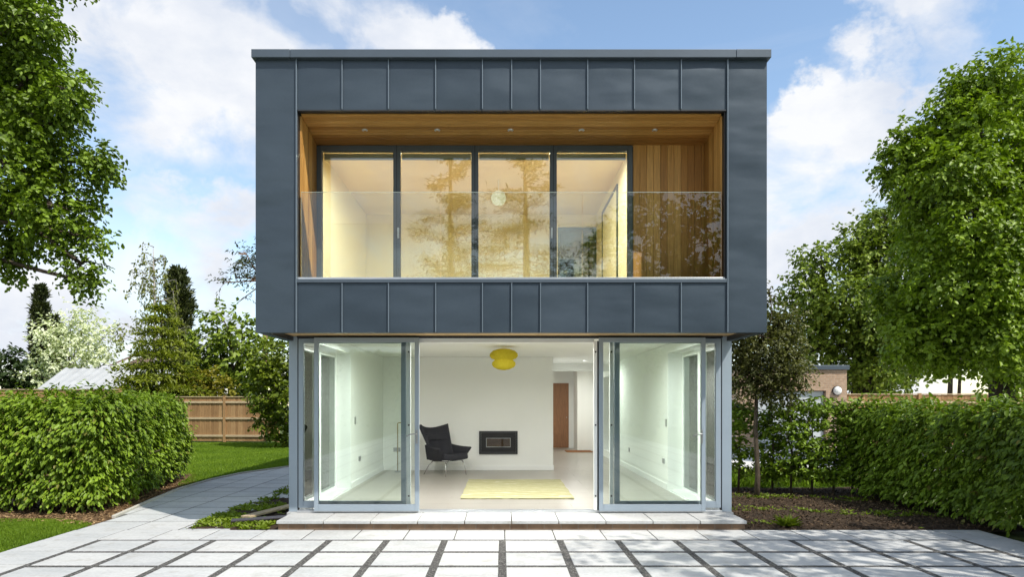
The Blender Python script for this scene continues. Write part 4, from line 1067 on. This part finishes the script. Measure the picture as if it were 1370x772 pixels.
conifer('dark_conifer', (gx(239, 46), 46, 0), gz(362, 46), 1.25, M['leaf_conifer'], M['bark_dark'], 'narrow dark conifer behind the light green fir', 'tree', None, 420, 40, .34, .05, .75, 0, .42, .2, .3)
conifer('cypress', (gx(54, 50), 50, 0), gz(385, 50), .75, M['leaf_conifer'], M['bark_dark'], 'thin dark cypress behind the white blossom tree', 'tree', None, 300, 30, .34, .05, .9, 0, .4, .16, .3)
conifer('cypress', (gx(72, 52), 52, 0), gz(425, 52), 1.0, M['leaf_conifer'], M['bark_dark'], 'short ragged dark cypress half hidden by the white blossom', 'tree', None, 240, 30, .36, .05, .7, 0, .5, .16, .3)
# birch: hanging strings of small leaves
def birch(base, H, Rad, label, ns=150, seed=5):
    e = empty('birch', base, label, 'tree'); t = MB(); b = Vector(base)
    t.tube([b, b + Vector((.1, 0, H * .5)), b + Vector((-.05, 0, H))], [.16, .10, .015], 8)
    P = []; A = []
    for i in range(ns):
        h = rnd.uniform(.35, 1.0); ln = Rad * (1.05 - h) ** .6 * rnd.uniform(.4, 1.1) + .15; a = rnd.uniform(0, 6.28); d = Vector((math.cos(a), math.sin(a), 0))
        s = b + Vector((0, 0, h * H)); q = s + d * ln + Vector((0, 0, .35 * ln)); dr = rnd.uniform(.6, 1.9)
        k = q + d * .15 * ln + Vector((0, 0, -dr)); t.tube([s, q, k], [.03, .012, .004], 4)
        m = int(16 * dr) + 6; f = rng.random(m)
        P.append(np.array(q) + (np.array(k) - np.array(q)) * f[:, None] + rvec(m) * .09); A.append(rvec(m) * .5 + np.array([0, 0, -.8]))
        m = 7; f = rng.random(m); P.append(np.array(s) + (np.array(q) - np.array(s)) * (.3 + .7 * f)[:, None] + rvec(m) * .1); A.append(rvec(m) * .6 + np.array([0, 0, -.6]))
    P = np.concatenate(P); sz = .19 * (.6 + .7 * rng.random(len(P)))
    t.build('trunk', M['bark_birch'], e); leaves('crown', P, np.concatenate(A), rvec(len(P)), sz, sz * .55, M['leaf_birch'], e, quad=True)
    return e
birch((gx(206, 40), 40, 0), gz(330, 40), 2.5, 'tall wispy pale birch rising above the corrugated shed roof', 62)
# blossom tree
yC = 42.0
bl = [L3(112, 440, 26, yC), L3(85, 460, 28, yC), L3(125, 465, 26, yC), L3(100, 480, 30, yC), L3(70, 490, 26, yC), L3(62, 440, 16, yC), L3(135, 490, 22, yC), L3(100, 420, 16, yC), L3(55, 505, 18, yC), L3(118, 505, 24, yC), L3(140, 450, 16, yC)]
broad_tree('blossom_tree', (gx(100, yC), yC, 0), (gx(100, yC), yC, 2.5), .16, bl, .22, M['blossom'], M['bark'], 'tree covered in white blossom behind the shed', 'tree', dens=5.5, K=9, ls=.7, droop=.1, gap=-.35, seed=20, inner=.7, quad=True, lw=.6)
yD = 44.0
dk = [L3(15, 495, 26, yD), L3(-20, 490, 30, yD), L3(40, 508, 20, yD), L3(5, 515, 24, yD), L3(-60, 490, 40, yD), L3(30, 525, 16, yD), L3(60, 522, 14, yD)]
broad_tree('yew_tree', (gx(5, yD), yD, 0), (gx(5, yD), yD, 2), .2, dk, .3, M['leaf_dark'], M['bark_dark'], 'dark rounded evergreen at the far left behind the fence', 'tree', dens=5, K=8, ls=.6, droop=.1, gap=-.8, seed=22, quad=True)
yE = 31.0
for nm, lob_, mt, lb in (('golden_shrub', [L3(262, 512, 17, yE), L3(285, 510, 15, yE), L3(300, 520, 14, yE), L3(245, 522, 15, yE), L3(275, 525, 18, yE)], 'leaf_gold', 'golden yellow shrub showing above the brown fence'),
                         ('green_shrub', [L3(205, 515, 20, yE - .5), L3(230, 525, 18, yE - .5), L3(185, 525, 16, yE - .5), L3(160, 505, 9, yE - 1), L3(160, 520, 10, yE - 1)], 'leaf_spruce', 'pale green shrub under the tiered fir behind the fence'),
                         ('dark_shrub', [L3(270, 500, 14, yE + 4), L3(255, 508, 14, yE + 4), L3(330, 522, 14, yE + 1), L3(240, 512, 14, yE + 3)], 'leaf_dark', 'dark shrub between the golden shrub and the round tree')):
    c = lob_[0]; broad_tree(nm, (c[0], c[1], 0), (c[0], c[1], c[2] - .3), .05, lob_, .17, M[mt], M['bark'], lb, 'shrub', dens=18, K=6, ls=.35, droop=.15, gap=-.7, seed=30 + len(nm), quad=True)
# pine behind the left of the house
yP = 36.0
pn = [L3(330, 340, 16, yP), L3(315, 372, 13, yP), L3(338, 375, 16, yP), L3(300, 378, 9, yP - .5), L3(345, 345, 20, yP + .5), L3(322, 402, 11, yP), L3(360, 360, 26, yP), L3(375, 330, 30, yP), L3(318, 352, 8, yP)]
broad_tree('pine_tree', (gx(352, yP), yP, 0), (gx(356, yP), yP, 8.0), .17, pn, .22, M['leaf_conifer'], M['bark_pine'], 'dark pine with loose branches and a bare trunk behind the left edge of the house', 'tree', dens=6, K=9, ls=.6, droop=.05, gap=-.1, seed=40, inner=.9, quad=True, lw=.3, twigs=9)
# two young trees whose bare trunks show under the chestnut
for px, yt, rt, lb in ((1289, 25.5, .11, 'young tree under the chestnut, thicker of two bare trunks above the hedge'), (1301, 27.0, .08, 'young tree under the chestnut, thinner of two bare trunks above the hedge')):
    broad_tree('young_tree', (gx(px, yt), yt + .6, 0), (gx(px - 2, yt), yt + .6, gz(478, yt)), rt, [L3(px - 14, 455, 24, yt), L3(px + 12, 448, 24, yt), L3(px, 430, 26, yt), L3(px - 24, 478, 14, yt), L3(px + 22, 480, 13, yt)], .17, M['leaf_chestnut2'], M['bark'], lb, 'tree', dens=14, K=7, ls=.5, gap=-.4, seed=60 + px, quad=True)

# trees behind the camera: they stand in the garden's other end and show in the glass
def cedar(base, H, Rad, label, seed):
    r = random.Random(seed); e = empty('cedar', base, label, 'tree'); t = MB(); b = Vector(base)
    t.tube([b, b + Vector((.1, 0, H * .5)), b + Vector((0, .1, H))], [.32, .22, .04], 9); P = []; A = []
    for i in range(46):
        h = .22 + .78 * (i + r.random()) / 46; ln = Rad * (1.08 - h) ** .7 * r.uniform(.5, 1.1); a = r.uniform(0, 6.28); d = Vector((math.cos(a), math.sin(a), r.uniform(-.1, .2)))
        s = b + Vector((0, 0, h * H)); t.tube([s, s + d * ln], [.06, .01], 5)
        m = int(260 * ln / Rad) + 20; f = rng.random(m) ** .6; sd = np.array((-d.y, d.x, 0))
        P.append(np.array(s) + np.array(d) * (ln * f)[:, None] + sd * (rng.normal(size=m) * .32 * ln * f)[:, None] + rvec(m) * np.array([.12, .12, .10])); A.append(np.array(d) + rvec(m) * .6)
    P = np.concatenate(P); sz = .3 * (.6 + .8 * rng.random(len(P)))
    t.build('trunk', M['bark_dark'], e); leaves('crown', P, np.concatenate(A), np.array([0, 0, 1.]) + rvec(len(P)) * .4, sz, sz * .3, M['leaf_conifer'], e, quad=True)
cedar((1.2, -19, 0), 15.5, 5.0, 'dark cedar reflected in the upstairs glass right of the middle', 1)
cedar((-3.0, -21, 0), 17, 3.6, 'tall dark cedar reflected in the second upstairs window', 2)
bk = [(6.5, -15, 8.5, 2.4), (8.5, -16, 6.5, 2.6), (5.4, -14.5, 6.2, 1.9), (7.5, -15, 10.6, 1.7), (9.5, -15, 9, 2.0), (6.0, -16, 4, 2)]
broad_tree('garden_tree', (7.3, -15.3, 0), (7.3, -15.3, 4.5), .3, bk, .26, M['leaf_lime'], M['bark'], 'leafy tree reflected over the cedar boards of the balcony', 'tree', dens=5, K=8, ls=.6, gap=-.3, seed=50, quad=True)
bk = [(-9, -17, 5, 2.6), (-12, -17, 5, 3), (-7, -17, 3, 2), (12.5, -16, 5, 3), (16, -15, 5, 3.2)]
hedge('hedge', [(20, -25, -16, -25, 1.5)], 4.6, 'unseen tall hedge added to keep sky reflections off the glass doors', M['leaf_hedge2'], .34, 34, 61, stems=False)  # added behind the camera to block the sky from the door reflections
# the tree at the right of the camera whose crown dapples the paving
Yd = 3.2
dp = [(6.7, 4.2, 5.6, 1.0), (7.6, 3.8, 6.8, 1.4), (6.5, 3.2, 6.6, .9), (8.0, 4.9, 5.6, 1.1), (7.4, 2.8, 8.0, 1.2), (8.7, 3.8, 7.2, 1.3), (7.0, 4.9, 6.8, .8), (5.9, 3.6, 7.4, .8)]
broad_tree('garden_tree', (8.4, 3.4, 0), (8.1, 3.6, 4.6), .16, dp, .12, M['leaf_lime'], M['bark'], 'leafy tree whose crown dapples the right side of the patio', 'tree', dens=10, K=8, ls=.4, gap=-.1, seed=52, quad=True)

# ================================================================== CAMERA, SUN, SKY
cam = bpy.data.cameras.new('camera'); co = bpy.data.objects.new('camera', cam); COL.objects.link(co)
co.location = (0, 0, CZ); co.rotation_euler = (R(90), 0, 0)
cam.sensor_width = 36; cam.lens = F / 1370 * 36; cam.shift_x = 13 / 1370; cam.shift_y = 151 / 1370; cam.clip_end = 600; cam.clip_start = .05
sc.camera = co
sd = Vector((-.559, .50, -1.0)).normalized()
sun = bpy.data.lights.new('sun', 'SUN'); so_ = bpy.data.objects.new('sun', sun); COL.objects.link(so_)
sun.energy = 4.6; sun.angle = R(.55); sun.color = (1.0, .95, .86)
so_.rotation_euler = sd.to_track_quat('-Z', 'Y').to_euler()
el = math.asin(-sd.z); az = math.atan2(-sd.x, -sd.y)      # azimuth from +y towards +x

wd = bpy.data.worlds.new('World'); sc.world = wd; wd.use_nodes = True
nt = wd.node_tree; nt.nodes.clear()
out = nt.nodes.new('ShaderNodeOutputWorld'); bg = nt.nodes.new('ShaderNodeBackground'); nt.links.new(bg.outputs[0], out.inputs[0])
sky = nt.nodes.new('ShaderNodeTexSky'); sky.sky_type = 'NISHITA'; sky.sun_disc = False; sky.sun_elevation = el; sky.sun_rotation = az
sky.air_density = 1.0; sky.dust_density = .3; sky.ozone_density = 1.6
tc = nt.nodes.new('ShaderNodeTexCoord'); DIR = tc.outputs['Generated']
def wn(scale, detail, rough, mapscale, seed=0.0, dist=0.0):
    mp = nt.nodes.new('ShaderNodeMapping'); mp.inputs['Scale'].default_value = mapscale; mp.inputs['Location'].default_value = (seed, seed * .7, seed * 1.3)
    nt.links.new(DIR, mp.inputs[0]); n = N(nt, 'ShaderNodeTexNoise', Scale=scale, Detail=detail, Roughness=rough, Distortion=dist); nt.links.new(mp.outputs[0], n.inputs['Vector']); return n
warp = wn(3.6, 7, .6, (1, 1, 1.25), 3.1)
ws_ = N(nt, 'ShaderNodeVectorMath', operation='SCALE'); 
wsub = N(nt, 'ShaderNodeVectorMath', operation='SUBTRACT'); nt.links.new(warp.outputs['Color'], wsub.inputs[0]); wsub.inputs[1].default_value = (.5, .5, .5)
nt.links.new(wsub.outputs[0], ws_.inputs[0]); ws_.inputs['Scale'].default_value = .42
wadd = N(nt, 'ShaderNodeVectorMath', operation='ADD'); nt.links.new(DIR, wadd.inputs[0]); nt.links.new(ws_.outputs[0], wadd.inputs[1])
total = None
blobs = [(170, 40, 190, 1), (330, 30, 190, 1), (480, 50, 120, 1), (585, 45, 55, .8), (200, 330, 80, .75), (110, 380, 120, .85), (300, 330, 80, .8), (20, 440, 140, .9), (250, 420, 120, .8),
         (1090, 260, 120, 1), (1040, 330, 120, 1), (1170, 190, 80, 1), (1230, 150, 70, .9), (1330, 70, 70, .8), (1270, 20, 60, .6), (1180, 330, 120, .9), (1060, 180, 50, .9), (1420, 300, 150, .9), (1150, 480, 150, .8)]
dirs = [(Vector(((px - VX) / F, 1, (VY - py) / F)).normalized(), r / F * .95, s) for px, py, r, s in blobs]
for (a, e_, r, s) in ((200, 25, .5, 1), (150, 35, .45, 1), (175, 12, .5, 1), (215, 50, .35, .9), (95, 30, .4, .8), (265, 30, .45, .9), (60, 65, .4, .9), (300, 60, .35, .8)):
    dirs.append((Vector((math.sin(R(a)) * math.cos(R(e_)), math.cos(R(a)) * math.cos(R(e_)), math.sin(R(e_)))), r, s))
for d, r, s in dirs:
    ds = N(nt, 'ShaderNodeVectorMath', operation='DISTANCE'); nt.links.new(wadd.outputs[0], ds.inputs[0]); ds.inputs[1].default_value = d
    mr = nt.nodes.new('ShaderNodeMapRange'); mr.interpolation_type = 'SMOOTHSTEP'; nt.links.new(ds.outputs['Value'], mr.inputs[0])
    mr.inputs[1].default_value = r * .55; mr.inputs[2].default_value = r * 1.08; mr.inputs[3].default_value = s; mr.inputs[4].default_value = 0
    if total is None: total = mr.outputs[0]
    else:
        mx = N(nt, 'ShaderNodeMath', operation='MAXIMUM'); nt.links.new(total, mx.inputs[0]); nt.links.new(mr.outputs[0], mx.inputs[1]); total = mx.outputs[0]
fine = wn(5.5, 9, .58, (1, 1, 1.5), 7.7, .3)
fm_ = N(nt, 'ShaderNodeMapRange'); nt.links.new(fine.outputs['Fac'], fm_.inputs[0]); fm_.inputs[1].default_value = .36; fm_.inputs[2].default_value = .56; fm_.inputs[3].default_value = .22; fm_.inputs[4].default_value = 1.25
mm = N(nt, 'ShaderNodeMath', operation='MULTIPLY', use_clamp=True); nt.links.new(total, mm.inputs[0]); nt.links.new(fm_.outputs[0], mm.inputs[1])
# thin veil: wisps everywhere and pale air at the horizon
wisp = wn(2.4, 7, .65, (1, 1, 4.5), 1.3, .6)
wm = N(nt, 'ShaderNodeMapRange'); nt.links.new(wisp.outputs['Fac'], wm.inputs[0]); wm.inputs[1].default_value = .48; wm.inputs[2].default_value = .75; wm.inputs[3].default_value = 0.0; wm.inputs[4].default_value = .16
m2 = N(nt, 'ShaderNodeMath', operation='MAXIMUM'); nt.links.new(mm.outputs[0], m2.inputs[0]); nt.links.new(wm.outputs[0], m2.inputs[1])
body = wn(5.0, 8, .6, (1, 1, 1.7), 12.0)
cloud = nt.nodes.new('ShaderNodeValToRGB'); nt.links.new(body.outputs['Fac'], cloud.inputs[0])
cloud.color_ramp.elements[0].position = .3; cloud.color_ramp.elements[0].color = (4.5, 4.95, 5.8, 1); cloud.color_ramp.elements[1].position = .62; cloud.color_ramp.elements[1].color = (6.5, 6.6, 6.8, 1)
SKYG = mixc(nt, 1.0, sky.outputs[0], (1.72, 1.66, 1.52), 'MULTIPLY')
skc = mixc(nt, m2.outputs[0], SKYG, cloud.outputs[0])
nt.links.new(skc, bg.inputs['Color']); bg.inputs['Strength'].default_value = .122

sc.view_settings.view_transform = 'Standard'; sc.view_settings.look = 'None'; sc.view_settings.gamma = 1; sc.view_settings.exposure = 0.30
sc.view_settings.use_curve_mapping = False
sc.render.engine = 'CYCLES'
sc.cycles.max_bounces = 10; sc.cycles.diffuse_bounces = 6; sc.cycles.glossy_bounces = 4; sc.cycles.transparent_max_bounces = 24; sc.cycles.transmission_bounces = 6
sc.cycles.use_denoising = True
sc.cycles.sample_clamp_indirect = 8.0
sc.cycles.caustics_reflective = False; sc.cycles.caustics_refractive = False
